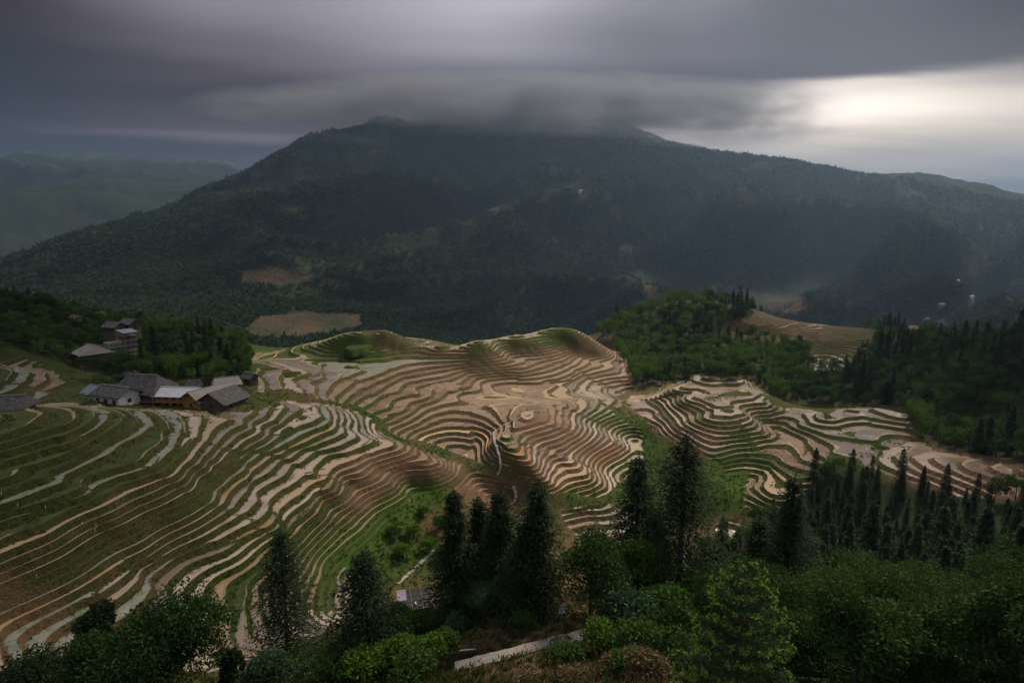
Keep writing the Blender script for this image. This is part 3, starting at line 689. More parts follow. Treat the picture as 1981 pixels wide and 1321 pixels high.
BEDS = [  # pixel, kind of bed
 (120,805,'s'),(60,850,'g'),(90,830,'g'),(180,900,'g'),(120,930,'d'),(20,910,'g'),(220,860,'g'),(100,960,'g'),(180,960,'g'),(250,950,'g'),(100,1010,'d'),(150,1000,'g'),(150,1060,'g'),(60,1080,'g'),(300,940,'g'),(330,960,'g'),(200,815,'s'),(250,820,'s'),(150,820,'s'),(50,875,'d'),(60,930,'g'),(0,1000,'g'),(150,930,'o'),(30,890,'d'),(100,900,'g'),(240,840,'s'),(30,960,'d'),(50,1020,'g'),(0,1060,'d'),
 (325,820,'w'),(280,880,'o'),(350,820,'w'),(385,830,'w'),(420,820,'w'),(480,800,'w'),(400,870,'w'),(470,840,'w'),(500,830,'w'),(440,880,'s'),(520,830,'d'),(480,875,'s'),(560,790,'w'),(590,800,'w'),(630,800,'w'),(650,810,'w'),(665,810,'w'),
 (640,840,'w'),(690,830,'w'),(700,860,'o'),(560,860,'o'),(540,890,'w'),(520,930,'o'),(590,900,'w'),(600,930,'w'),(640,905,'o'),(560,960,'w'),(480,1000,'o'),(420,1030,'o'),(380,1010,'o'),(330,1020,'o'),(360,1070,'o'),(300,1070,'o'),(250,1060,'g'),(200,1030,'g'),(260,1000,'g'),
 (240,1150,'w'),(290,1130,'w'),(330,1150,'w'),(140,1130,'o'),(70,1155,'w'),(140,1200,'s'),(80,1240,'s'),(400,1190,'w'),(480,1190,'w'),(520,1190,'w'),(440,1110,'o'),(560,1050,'g'),(500,1090,'o'),(640,1150,'w'),(650,1170,'w'),(400,1130,'g'),
 (690,920,'d'),(760,890,'d'),(800,900,'d'),(700,960,'d'),(650,990,'d'),(880,930,'d'),(930,950,'d'),(600,1040,'d'),(850,900,'d'),(980,960,'d'),(750,980,'g'),(800,1000,'g'),(650,1080,'g'),(850,1000,'d'),(760,930,'d'),
 (1040,800,'w'),(1000,830,'w'),(1100,850,'w'),(1180,850,'w'),(1140,830,'w'),(1060,870,'w'),(1040,900,'o'),(1070,930,'o'),(1130,900,'o'),(1110,880,'w'),(1200,870,'w'),(1160,930,'o'),(1000,900,'r'),(1090,820,'w'),
 (740,810,'w'),(770,820,'w'),(755,805,'w'),(800,820,'y'),(850,830,'y'),(830,800,'y'),(785,810,'w'),(820,840,'y'),(880,830,'d'),(900,860,'d'),(870,860,'d'),(940,820,'r'),(930,850,'r'),(905,810,'r'),(950,870,'r'),(960,790,'d'),(920,780,'d'),(890,800,'d'),
 (550,735,'w'),(520,745,'w'),(600,760,'w'),(640,690,'w'),(600,705,'w'),(700,680,'w'),(740,660,'w'),(800,705,'s'),(760,715,'s'),(700,725,'w'),(640,740,'o'),(620,740,'o'),(930,660,'w'),(1005,655,'w'),(780,745,'w'),(750,760,'w'),(910,755,'w'),(930,755,'w'),(690,775,'y'),(660,765,'y'),(720,770,'w'),
 (850,755,'d'),(880,765,'d'),(900,720,'d'),(860,735,'d'),(1000,770,'d'),(1060,785,'d'),(950,690,'d'),(900,700,'d'),(1150,670,'d'),(1180,690,'d'),(970,710,'y'),(1000,705,'o'),(1110,675,'y'),(1130,690,'y'),(1120,745,'w'),(1170,750,'w'),(1200,755,'w'),(1080,720,'d'),(1070,690,'w'),(1050,720,'o'),(1000,730,'d'),(1030,700,'d'),(820,770,'d'),(680,700,'g'),(750,690,'g'),(550,690,'g'),(510,680,'g'),(500,700,'g'),(800,660,'g'),(700,650,'g'),(1060,640,'g'),(1190,720,'d'),
 (1400,745,'w'),(1360,750,'w'),(1380,775,'w'),(1460,760,'w'),(1340,820,'w'),(1430,765,'d'),(1330,780,'w'),(1385,840,'w'),(1420,790,'w'),(1250,790,'w'),(1270,830,'w'),(1300,840,'d'),(1370,885,'w'),(1310,800,'g'),(1290,760,'g'),(1410,760,'w'),
 (1500,830,'d'),(1480,850,'o'),(1540,870,'d'),(1460,900,'g'),(1500,920,'o'),(1500,960,'d'),(1400,950,'g'),(1570,820,'g'),(1620,810,'w'),(1650,800,'w'),(1700,800,'w'),(1640,850,'w'),(1740,810,'w'),(1700,835,'d'),(1760,850,'w'),(1680,870,'g'),(1730,880,'w'),(1800,890,'w'),(1900,895,'w'),(1960,910,'w'),(1850,880,'w'),(1800,930,'w'),(1880,940,'w'),(1940,925,'w'),(1700,890,'w'),
 (1120,1020,'d'),(1180,1000,'s'),(1420,1030,'s'),(1400,1060,'d'),(1480,632,'w'),(1540,648,'w'),(1600,690,'w'),(1620,660,'g'),(1620,680,'g'),(1520,640,'g'),(1560,635,'d'),(1500,625,'g'),(1450,630,'d'),(1640,650,'g'),(1580,655,'g'),(1600,640,'g'),(100,770,'g'),(60,780,'g'),(180,745,'g'),(150,762,'g'),(200,760,'g'),(120,740,'d'),(60,715,'d'),(30,720,'g'),(0,690,'g'),
 (865,752,'n'),(1012,790,'d'),(1020,797,'d'),(1005,800,'d'),
]
bx_, by_ = project(*b_c.T)
bs = np.array([(p[0], p[1]) for p in BEDS], float)
near_s = np.argmin((bx_[:, None] - bs[None, :, 0]) ** 2 + (2.2 * (by_[:, None] - bs[None, :, 1])) ** 2, 1)
b_kind = np.array([BEDS[i][2] for i in near_s])
order = np.argsort(-b_w)
is_bed = np.zeros(len(tri), bool); is_bed[bt] = True
ht = tri[~is_bed]; hb = T_BUND[~is_bed]
# mesh of the hillside itself (two materials), cover painted per vertex as land cover
me = fast_mesh('hillside', P3, ht, (M['land'], M['bund']), hb.astype(int), ts[~is_bed] < .35)
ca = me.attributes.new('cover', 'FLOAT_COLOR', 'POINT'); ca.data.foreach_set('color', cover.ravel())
hillside = tag(link('hillside', me), kind='structure')
def sub_mesh(name, t, mats, mi=None):
    uq, iv = np.unique(t.ravel(), return_inverse=True)
    return fast_mesh(name, P3[uq], iv.reshape(-1, 3), mats, mi)
so_ = np.argsort(binv, kind='stable'); bounds = np.searchsorted(binv[so_], np.arange(len(ids) + 1))
rest = []
for rank, i in enumerate(order):
    t = tri[bt[so_[bounds[i]:bounds[i + 1]]]]
    if rank < 295: link('rice_paddy', sub_mesh('rice_paddy', t, (M[b_kind[i]],)), hillside)
    else: rest.append((t, b_kind[i]))
kinds = 'woydrsgn'
tag(link('small_paddies', sub_mesh('small_paddies', np.concatenate([r[0] for r in rest]), [M[k] for k in kinds],
    np.concatenate([np.full(len(r[0]), kinds.index(r[1])) for r in rest])), hillside), kind='stuff')
print('hillside', len(rest), time.time() - T0)
def ground(x, y):                                   # height of the finished surface
    x = np.asarray(x, float); y = np.asarray(y, float)
    h = hnear(x, y); s = np.clip(terrace_strength(x, y, h) * 1.25, 0, 1)
    dl = plots(x, y)[0] * np.clip((330 - np.hypot(x, y)) / 40, 0, 1); u = to_level(h) + dl
    e = .8; sl = np.hypot(hnear(x + e, y) - h, hnear(x, y + e) - h) / e
    tf_ = np.minimum(np.clip(.88 - .34 * np.clip(sl, 0, 1.), .56, .84) + .10 * fbm(x / 25., y / 25., 31, 2), .87)
    k = np.floor(u); f = u - k; wz = from_level(k + np.where(f < tf_, 0, (f - tf_) / (1 - tf_)) - dl)
    return h * (1 - s) + wz * s + (1 - s) * fbm(x / 3.1, y / 3.1, 77, 3) * .55
def at_pix(px, py, ymin=25., ymax=520.):            # first ground point met along a pixel's ray
    kx, kz = ray(px, py); kx = float(kx); kz = float(kz)
    ys = np.exp(np.arange(math.log(ymin), math.log(ymax), .003))
    g = hnear(kx * ys, ys); j = int(np.argmax(kz * ys < g))
    y = ys[j]; return kx * y, y, float(ground(kx * y, y))
# ------------------------------------------------------------------ the mountain across the valley
FIELDS = [[(468,520),(520,512),(600,515),(612,545),(540,556),(466,548)],[(620,530),(690,545),(670,560),(620,548)],[(470,640),(500,610),(600,602),(700,605),(702,635),(580,655),(490,655)],
          [(1238,545),(1270,552),(1285,580),(1250,582)],[(1400,548),(1470,565),(1560,572),(1575,598),(1520,612),(1440,590)],[(1690,585),(1720,600),(1800,640),(1715,645)],[(1780,598),(1860,628),(1830,640),(1780,615)],
          [(930,398),(990,395),(1000,410),(940,412)],[(1010,405),(1080,402),(1095,412),(1020,415)],[(1200,465),(1250,480),(1250,492),(1195,488)],[(1015,600),(1035,598),(1040,610),(1010,612)],[(545,395),(600,398),(590,410),(540,408)],
          [(1640,610),(1670,625),(1660,640),(1610,640)],[(1850,570),(1890,575),(1880,600),(1845,595)],[(2050,650),(1850,655),(1790,700),(2050,720)]]
def mountain(x, y):
    z = hbase(x, y); r = np.hypot(x, y); k = np.clip((r - 850) / 900, 0, 1)
    q1 = x * .80 + y * .60; q2 = -x * .60 + y * .80           # spurs run down to the right
    wx = fbm(x / 500., y / 500., 5, 2) * 90; wy = fbm(x / 500., y / 500., 6, 2) * 90
    rdg = (1 - np.abs(2 * vnoise((q2 + wx) / 170., (q1 + wy) / 620., 11) - 1))
    rd2 = (1 - np.abs(2 * vnoise((q2 + wx) / 75., (q1 + wy) / 260., 21) - 1))
    far = np.clip((r - 3300) / 700, 0, 1); r3 = 1 - np.abs(2 * vnoise((x + 2 * wx) / 1100., (y + 2 * wy) / 900., 33) - 1)
    lft = np.clip((600 - x) / 1400, .12, 1)
    z = z + far * lft * ((r3 - .55) * 300 + (rdg - .5) * 90) - far * (1 - lft) * 190
    top = np.clip((330 - z) / 260, .12, 1) * np.clip((2700 - r) / 500, .12, 1) * np.clip((x + .45 * y + 250) / 500, .18, 1)
    return z + k * top * ((rdg - .55) * 240 + (rd2 - .5) * 80) + k * fbm(x / 60., y / 60., 41, 4) * 13
naf, nlf = 560, 300
AF, RF = np.meshgrid(np.radians(np.linspace(-52, 52, naf)), np.exp(np.linspace(math.log(534), math.log(7000), nlf)), indexing='ij')
xf = (RF * np.sin(AF)).ravel(); yf = (RF * np.cos(AF)).ravel(); zf = mountain(xf, yf)
edge_in = RF.ravel() < 540; zf[edge_in] -= 3
ix = np.arange(naf * nlf).reshape(naf, nlf)
qf = np.stack([ix[:-1, :-1].ravel(), ix[:-1, 1:].ravel(), ix[1:, 1:].ravel(), ix[1:, :-1].ravel()], 1)
def mat_mountain():
    m, t, b = new_mat('mountain_slope'); p = pos(t)
    at = t('ShaderNodeAttribute', attribute_name='field'); n1 = t.noise(p, .012, 4.); n2 = t.noise(p, .12, 4., .7); n3 = t.noise(stretch(t, p, (1, 1, 6)), .08, 3.)
    c = t.mix(n2, (.009, .018, .008), (.03, .045, .02)); c = t.mix(t.ramp(n1, [(.45, (0, 0, 0)), (.7, (1, 1, 1))]), c, (.032, .038, .02))
    fl = t.mix(n3, (.055, .042, .028), (.115, .078, .052))
    fl = t.mix(t.ramp(n1, [(.4, (0, 0, 0)), (.6, (1, 1, 1))]), fl, (.036, .046, .022))
    put(t, b, 'Base Color', t.mix(at.outputs['Fac'], c, fl)); b.inputs['Roughness'].default_value = 1.; b.inputs['Specular IOR Level'].default_value = .05
    bump(t, b, n2, 1., 8.)
    return m
M['mountain'] = mat_mountain()
me = fast_mesh('mountain', np.stack([xf, yf, zf], 1), qf, (M['mountain'],), None, True)
pfx, pfy = project(xf, yf, zf); fld = poly_mask(FIELDS, pfx, pfy, 3.) * (RF.ravel() < 2600)
fa_ = me.attributes.new('field', 'FLOAT', 'POINT'); fa_.data.foreach_set('value', fld.astype(np.float32))
tag(link('mountain', me), kind='structure')
# ------------------------------------------------------------------ haze: one box of even air
def box_mesh(name, x0, x1, y0, y1, z0, z1, mats):
    v = [(x, y, z) for z in (z0, z1) for y in (y0, y1) for x in (x0, x1)]
    return fast_mesh(name, v, [(0, 2, 3, 1), (4, 5, 7, 6), (0, 1, 5, 4), (1, 3, 7, 5), (3, 2, 6, 7), (2, 0, 4, 6)], mats)
hm = bpy.data.materials.new('haze'); hm.use_nodes = True; t = NT(hm.node_tree); t.n.clear()
pv = t('ShaderNodeVolumePrincipled'); pv.inputs['Color'].default_value = (.42, .63, 1., 1); pv.inputs['Density'].default_value = HAZE; pv.inputs['Anisotropy'].default_value = .5
ho = t('ShaderNodeOutputMaterial'); t.link(pv.outputs[0], ho.inputs['Volume'])
zmin = min(float(zf.min()), float(VZ.min())) - 1.; zmax = float(zf.max()) + 12
tag(link('haze', box_mesh('haze', -6800, 6800, -120, 7200, zmin, zmax, (hm,))), 'thin blue grey haze lying over the valley', 'haze', kind='stuff')
print('mountain', zmin, zmax, time.time() - T0)
# ------------------------------------------------------------------ plants
class Leaves:                                        # collects many small leaf faces
    def __init__(s): s.v = []; s.f = []; s.n = 0; s.tip = []
    def quads(s, c, d, wdir, L, W, tip=0.):
        """c centre-base, d direction, wdir width direction; one bent leaf (diamond) each"""
        c = np.asarray(c); d = np.asarray(d); wdir = np.asarray(wdir); n = len(c)
        L = np.broadcast_to(np.asarray(L, float).reshape(-1, 1), (n, 1)); W = np.broadcast_to(np.asarray(W, float).reshape(-1, 1), (n, 1))
        a = c; b = c + d * L * .5 + wdir * W * .5; e = c + d * L; g = c + d * L * .5 - wdir * W * .5
        s.v.append(np.stack([a, b, e, g], 1).reshape(-1, 3)); s.f.append(np.arange(4 * n).reshape(-1, 4) + s.n); s.n += 4 * n
        s.tip.append(np.full(4 * n, tip, np.float32))
    def mesh(s, name, mat, tips=False):
        me = fast_mesh(name, np.concatenate(s.v), np.concatenate(s.f), (mat,))
        if tips:
            a = me.attributes.new('tip', 'FLOAT', 'POINT'); a.data.foreach_set('value', np.concatenate(s.tip))
        return me
def unit(v): return v / (np.linalg.norm(v, axis=-1, keepdims=True) + 1e-9)
def rvec(r, n): return unit(r.normal(size=(n, 3)))
def tube(pts, rad, k=6):
    """tapered tube along points: verts, quads"""
    pts = np.asarray(pts, float); n = len(pts); d = unit(np.gradient(pts, axis=0))
    up = np.where(np.abs(d[:, 2:3]) > .9, np.array([[1., 0, 0]]), np.array([[0, 0, 1.]])); a = unit(np.cross(d, up)); b = np.cross(d, a)
    th = np.arange(k) / k * 2 * math.pi
    v = pts[:, None] + np.asarray(rad, float)[:, None, None] * (np.cos(th)[None, :, None] * a[:, None] + np.sin(th)[None, :, None] * b[:, None])
    f = []
    for i in range(n - 1):
        for j in range(k): f.append((i * k + j, i * k + (j + 1) % k, (i + 1) * k + (j + 1) % k, (i + 1) * k + j))
    return v.reshape(-1, 3), np.array(f)
def join(parts):
    vs, fs, n = [], [], 0
    for v, f in parts: vs.append(v); fs.append(np.asarray(f) + n); n += len(v)
    return np.concatenate(vs), np.concatenate(fs)
def trunk_mesh(name, r, H, rad, limbs, spread, lean=.03, start=.35):
    n = 7; z = np.linspace(-.6, H, n); p = np.stack([np.cumsum(r.normal(0, lean, n)) * H * .1, np.cumsum(r.normal(0, lean, n)) * H * .1, z], 1)
    parts = [tube(p, np.linspace(rad * 1.25, rad * .35, n), 7)]
    for i in range(limbs):
        t = r.uniform(start, .92); b = np.array([np.interp(t, np.linspace(0, 1, n), p[:, k]) for k in range(3)])
        a = r.uniform(0, 2 * math.pi); L = spread * r.uniform(.5, 1.) * (1.15 - .5 * t); e = b + np.array([math.cos(a) * L, math.sin(a) * L, L * r.uniform(.35, .8)])
        m = (b + e) / 2 + np.array([0, 0, -.06 * L]); parts.append(tube([b, m, e], [rad * .4, rad * .25, rad * .08], 5))
    v, f = join(parts); return fast_mesh(name, v, f, (M['bark'],), None, True)
def broad_crown(name, seed, R, H, base, mat, n, leaf, lobes=16, flat=.8, inner=.35):
    r = np.random.default_rng(seed); L = Leaves(); cz = base + (H - base) / 2; hz = (H - base) / 2
    for k in range(lobes):
        th = r.uniform(0, 2 * math.pi); ph = math.asin(r.uniform(-.75, 1)); q = r.uniform(.45, .78)
        c = np.array([math.cos(th) * math.cos(ph) * R * q, math.sin(th) * math.cos(ph) * R * q, cz + math.sin(ph) * hz * q])
        lr = R * r.uniform(.28, .48); m = int(n / lobes)
        o = rvec(r, m); o[:, 2] = np.abs(o[:, 2]) * .9 + o[:, 2] * .1 - .15; o = unit(o)
        rr = lr * np.where(r.random(m) < inner, r.uniform(.3, .9, m), r.uniform(.85, 1.08, m))
        p = c + o * rr[:, None] * np.array([1, 1, flat])
        d = unit(o * .5 + rvec(r, m) * .75 + np.array([0, 0, -.35])); wd = unit(np.cross(d, rvec(r, m)))
        L.quads(p, d, wd, leaf * r.uniform(.7, 1.5, m), leaf * r.uniform(.45, .8, m))
    return L.mesh(name, mat)
def fir_crown(name, seed, H, R, mat, gap, per, leaf, base=.08, power=.9, ragged=.3, nb=7, rows=2):
    """whorls of drooping fronds round the stem"""
    r = np.random.default_rng(seed); L = Leaves(); z = H * base; first = True
    while z < H * .97:
        t = z / H; env = R * (1 - t) ** power * (1 - .45 * max(0., .16 - t) / .16) + .06 * R; k = nb if t < .8 else 5; a0 = r.uniform(0, 6.28)
        wl = r.uniform(1 - ragged, 1.05)
        for i in range(k):
            ln = env * wl * r.uniform(1 - ragged, 1.15)
            if r.random() < .07: ln *= .45
            a = a0 + i / k * 6.283 + r.normal(0, .18); o = np.array([math.cos(a), math.sin(a), 0.]); sd = np.array([-o[1], o[0], 0.])
            m = max(3, int(per * (.35 + .65 * ln / R))); s = (np.arange(m) + .6) / m
            lift = .30 * t + .10; ax = A_ = np.array([0, 0, z + r.normal(0, .12 * gap)]) + o * (ln * s)[:, None] + np.array([0, 0, 1.]) * (ln * (lift * s - (.55 - .25 * t) * s ** 2.2))[:, None]
            for sg, q in ((-1, .12), (1, .12), (-1, .62), (1, .62), (-1, 1.1), (1, 1.1))[:2 * rows]:
                lat = (ln * .26 * (1.15 - .75 * s) * q)[:, None]
                d = unit(o * r.uniform(.55, 1.0, (m, 1)) + sd * sg * r.uniform(.35, .95, (m, 1)) + np.array([0, 0, -1.]) * r.uniform(.05, .6, (m, 1)))
                wd = unit(np.cross(d, np.array([0, 0, 1.]) + .5 * rvec(r, m)))
                L.quads(ax + sd * sg * lat + o * lat * .5 - np.array([0, 0, 1.]) * lat * .35 + r.normal(0, .025 * R, (m, 3)), d, wd, leaf * (1.25 - .55 * s) * r.uniform(.75, 1.3, m), leaf * r.uniform(.34, .55, m))
            d = unit(o + np.array([0, 0, -.25]) + .3 * rvec(r, 1)); L.quads(ax[-1:], d, unit(np.cross(d, rvec(r, 1))), leaf * .9, leaf * .35)
        z += gap * r.uniform(.75, 1.2) * (1 - .35 * t)
    m = 24; zz = H * np.linspace(.93, 1.0, m); a = r.uniform(0, 6.28, m)
    d = unit(np.stack([np.cos(a) * .6, np.sin(a) * .6, np.full(m, .5)], 1)); L.quads(np.stack([0 * zz, 0 * zz, zz], 1), d, unit(np.cross(d, rvec(r, m))), leaf * .8, leaf * .3)
    return L.mesh(name, mat)
def bamboo_crown(name, seed, H, R, mat, n_culm, per, leaf):
    r = np.random.default_rng(seed); L = Leaves()
    for i in range(n_culm):
        a = r.uniform(0, 6.28); b = R * .45 * math.sqrt(r.random()); h = H * r.uniform(.7, 1.); bend = R * r.uniform(.3, .75)
        s = r.uniform(.3, 1, per) ; x = math.cos(a) * (b + bend * s ** 3); y = math.sin(a) * (b + bend * s ** 3); z = h * (s - .12 * s ** 4)
        p = np.stack([x, y, z], 1) + r.normal(0, .07 * R + .1, (per, 3)) * np.array([1, 1, .8])
        d = unit(np.array([math.cos(a) * .5, math.sin(a) * .5, -.6]) + rvec(r, per) * .8); L.quads(p, d, unit(np.cross(d, rvec(r, per))), leaf * r.uniform(.7, 1.5, per), leaf * r.uniform(.25, .45, per))
    return L.mesh(name, mat)
def culms_mesh(name, seed, H, R, n):
    r = np.random.default_rng(seed); parts = []
    for i in range(n):
        a = r.uniform(0, 6.28); b = R * .45 * math.sqrt(r.random()); s = np.linspace(0, 1, 5)
        parts.append(tube(np.stack([math.cos(a) * (b + R * .4 * s ** 3), math.sin(a) * (b + R * .4 * s ** 3), H * .9 * s - .3], 1), np.linspace(.06, .02, 5), 4))
    v, f = join(parts); return fast_mesh(name, v, f, (M['lime'],), None, True)

# kinds of forest tree (unit metre), each with trunk and crown meshes
R6 = np.random.default_rng(66)
KIND = {'fir': [], 'broad': [], 'bamboo': []}
for i in range(5):
    H = (11, 13, 9.5, 12, 14)[i]; R = (3.0, 3.3, 2.9, 2.7, 3.4)[i]
    KIND['fir'].append((trunk_mesh('fir_trunk', R6, H * .95, .16, 0, 0, .004), fir_crown('fir_crown', 100 + i, H, R, M['fir_far'], .62, 7, .58, .05, .9, .32, 6), H))
for i in range(6):
    H = (8, 9.5, 7, 10, 8.5, 6.5)[i]; R = (3.1, 3.4, 2.9, 3.2, 3.7, 2.6)[i]
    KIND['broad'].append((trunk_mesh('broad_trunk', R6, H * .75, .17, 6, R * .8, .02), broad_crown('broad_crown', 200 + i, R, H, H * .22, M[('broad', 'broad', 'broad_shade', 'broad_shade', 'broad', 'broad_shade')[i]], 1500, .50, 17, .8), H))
for i in range(3):
    H = (10, 11, 9)[i]; KIND['bamboo'].append((culms_mesh('culms', 300 + i, H, 2.6, 7), bamboo_crown('bamboo_crown', 310 + i, H, 2.6, M['bamboo_leaf'], 16, 75, .6), H))
NEARK = {'fir': [], 'broad': [], 'bamboo': KIND['bamboo']}
for i in range(3):
    NEARK['fir'].append((KIND['fir'][i][0], fir_crown('fir_crown', 130 + i, (11, 13, 9.5)[i], (2.8, 3.1, 2.6)[i], M['fir'], .45, 10, .36, .06, .92, .4, 7, 3), 11))
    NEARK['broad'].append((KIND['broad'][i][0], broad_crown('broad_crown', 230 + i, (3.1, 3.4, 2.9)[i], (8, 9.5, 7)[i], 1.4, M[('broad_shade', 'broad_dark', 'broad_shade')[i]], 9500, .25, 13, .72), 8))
def merged(tr, cr, name):                            # one mesh for trees too small to show their parts
    def get(me):
        v = np.empty(len(me.vertices) * 3, np.float32); me.vertices.foreach_get('co', v)
        f = np.empty(len(me.loops), np.int32); me.loops.foreach_get('vertex_index', f); return v.reshape(-1, 3), f.reshape(-1, 4)
    (v1, f1), (v2, f2) = get(tr), get(cr)
    return fast_mesh(name, np.concatenate([v1, v2]), np.concatenate([f1, f2 + len(v1)]), (tr.materials[0], cr.materials[0]), np.r_[np.zeros(len(f1)), np.ones(len(f2))])
KMERGE = {k: [merged(a, b, k + '_tree') for a, b, h in l] for k, l in KIND.items()}
# scatter: points on wooded ground, spaced
def scatter_woods(n_try, spacing_px):
    r = np.random.default_rng(5)
    a = r.uniform(math.radians(-47), math.radians(47), n_try); R = np.exp(r.uniform(math.log(24), math.log(500), n_try) * .5 + np.log(np.sqrt(r.uniform(24 ** 2, 500 ** 2, n_try))) * .5)
    x = R * np.sin(a); y = R * np.cos(a); h = hnear(x, y); px, py = wob(x, y, h)
    k = (poly_mask(WOODS, px, py, 5.) > .5) & (terrace_strength(x, y, h) < .2)
    x, y, px, py = x[k], y[k], px[k], py[k]
    keep = []; cell = {}
    for i in range(len(x)):
        sp = 3.0 if math.hypot(x[i], y[i]) < 150 else 4.4
        sp *= .75 + .5 * ((i * 7919) % 97) / 97.
        cx, cy = int(x[i] // 5), int(y[i] // 5); ok = True
        for dx in (-1, 0, 1):
            for dy in (-1, 0, 1):
                for j in cell.get((cx + dx, cy + dy), ()):
                    if (x[i] - x[j]) ** 2 + (y[i] - y[j]) ** 2 < sp * sp: ok = False; break
                if not ok: break
            if not ok: break
        if ok: keep.append(i); cell.setdefault((cx, cy), []).append(i)
    keep = np.array(keep); return x[keep], y[keep], px[keep], py[keep]
tx, ty, tpx, tpy = scatter_woods(100000, 0)
tz = ground(tx, ty); tR = np.hypot(tx, ty)
# rough visibility: a point a few metres up must clear the ground in front of it
def visible(x, y, z, up):
    s = np.linspace(.06, .985, 70)[None]; zz = (z + up)[:, None] * s; g = hnear(x[:, None] * s, y[:, None] * s)
    return (zz - g > 0).all(1)
tv = visible(tx, ty, tz, 8.)
print('wood points', len(tx), tv.sum(), time.time() - T0)
# which kind grows where
FIRZ = [(1600,1000,.8),(1800,1000,.85),(1950,900,.6),(1700,1080,.75),(1500,1080,.75),(1900,1100,.6),(1750,640,.85),(1850,680,.8),(1950,700,.8),(1680,770,.55),(1700,640,.85),(1470,600,.75),(1600,750,.4),(1900,800,.3),(1800,780,.35),(1550,950,.8),(60,580,.5),(380,690,.55),(300,640,.3),(440,640,.4),(1250,640,.12),(1330,600,.3),(1200,720,.12),(1400,700,.2),(1800,1250,.25),(1650,1200,.2),(1950,1250,.3),(150,640,.2),(230,700,.2)]
BAMZ = [(1250,700,.75),(1210,680,.7),(1200,720,.8),(1480,690,.6),(1300,620,.6),(1250,620,.65),(1800,860,.65),(1840,880,.5),(1330,660,.3),(1550,700,.4),(400,650,.5),(330,640,.4),(200,630,.15),(1600,700,.4),(1600,1000,.05),(1900,1000,.03),(1700,760,.15),(1900,750,.1),(60,620,.05),(1300,700,.3),(1400,640,.3),(470,690,.3)]
def idw(S, px, py):
    S = np.array(S); w_ = 1. / ((px[:, None] - S[None, :, 0]) ** 2 + (py[:, None] - S[None, :, 1]) ** 2 + 300) ** 1.5
    return (w_ * S[None, :, 2]).sum(1) / w_.sum(1)
pf = idw(FIRZ, tpx, tpy); pb = idw(BAMZ, tpx, tpy); rr = np.random.default_rng(9).random(len(tx))
clump = vnoise(tx / 22., ty / 22., 401) - .5
rr = np.clip(rr * .7 + .15 + clump * .5, 0, 1); pf = pf * .54
lr_ = (tx > 0) & (tpy > 890); pf = np.where(lr_ & (tR > 74), np.clip(pf * 1.7, 0, .78), pf)
tk = np.where((rr < pf) & ~(lr_ & (tR < 74)), 'fir', np.where((rr > 1 - pb) & ~lr_, 'bamboo', 'broad'))
rt = np.random.default_rng(12); tsc = rt.uniform(.62, 1.08, len(tx)) * np.where((tR < 190) & (tx > 0), .86, 1.) * np.where(tk == 'fir', rt.uniform(.6, 1.25, len(tx)), 1.) * np.where(tk == 'fir', np.where(rt.random(len(tx)) < .12, 1.35, 1.), 1.)
tsc = tsc * np.where((tpy > 890) & (tpy < 1010) & (tpx > 1400), .8, 1.)
trot = rt.uniform(0, 6.28, len(tx)); tvar = rt.integers(0, 1000, len(tx))
def zone(px, py):
    if 600 <= px and py >= 900:
        if py > 1200: return 'in the shady wood along the bottom right edge', 'a'
        if px < 1500: return 'at the left tip of the lower right wood', 'a'
        if py < 1000: return 'at the wood edge below the flooded terraces on the right', 'a'
        if px > 1800: return 'near the right picture edge in the lower wood', 'a'
        return 'in the middle of the dense lower right wood', 'a'
    if px < 600:
        if px < 120: return 'on the wooded hill at the far left edge', 'a'
        if py < 640: return 'along the skyline of the wooded hill behind the village', 'a'
        if px < 300: return 'around the tall houses on the left hill', 'a'
        return 'in the hollow wood between village and mown terraces', 'a'
    if py < 735 and px < 1480:
        if py < 600: return 'on the crest of the round wooded hill', 'a'
        if px < 1260: return 'in the gully beside the far brown terraces', 'a'
        return 'on the near flank of the round wooded hill', 'a'
    if py < 700: return ('on the dark ridge above the small far terraces' if px < 1800 else 'on the dark ridge at the right edge'), 'a'
    if px < 1600: return 'in the hollow behind the round flooded knoll', 'a'
    return ('on the slope just behind the right flooded terraces' if py > 780 else 'on the upper slope behind the right flooded terraces'), 'a'
def zone_old(px, py):
    if px < 600: return ('on the wooded hill behind the village', 'hill')
    if py < 735 and px < 1480: return ('on the round wooded hill beyond the terraces', 'round')
    if py < 700: return ('on the dark ridge above the small far terraces', 'ridge')
    if py < 900: return ('on the wooded slope behind the flooded terraces at the right', 'slope')
    return ('in the dense wood filling the lower right corner', 'corner')
LAB = {'fir': 'dark pointed fir ', 'broad': 'leafy round-crowned tree ', 'bamboo': 'feathery bamboo clump '}
CAT = {'fir': 'fir tree', 'broad': 'tree', 'bamboo': 'bamboo'}; NAM = {'fir': 'fir_tree', 'broad': 'broadleaf_tree', 'bamboo': 'bamboo_clump'}
restpts = {}
BLOSSOM = np.array([(1480,690),(1545,690),(1400,695),(1215,655),(70,620),(112,612),(200,628),(1260,705),(1190,690),(1640,770),(1530,680),(45,640),(150,640),(1450,720)])
blossom = {}
for q in BLOSSOM:
    dd = np.where((tk == 'broad') & tv, (tpx - q[0]) ** 2 + (tpy - q[1]) ** 2, 1e9); blossom[int(np.argmin(dd))] = 1
FLOW = broad_crown('blossom', 555, 3.2, 9., 4., M['flower'], 340, .42, 14, .8, .05)
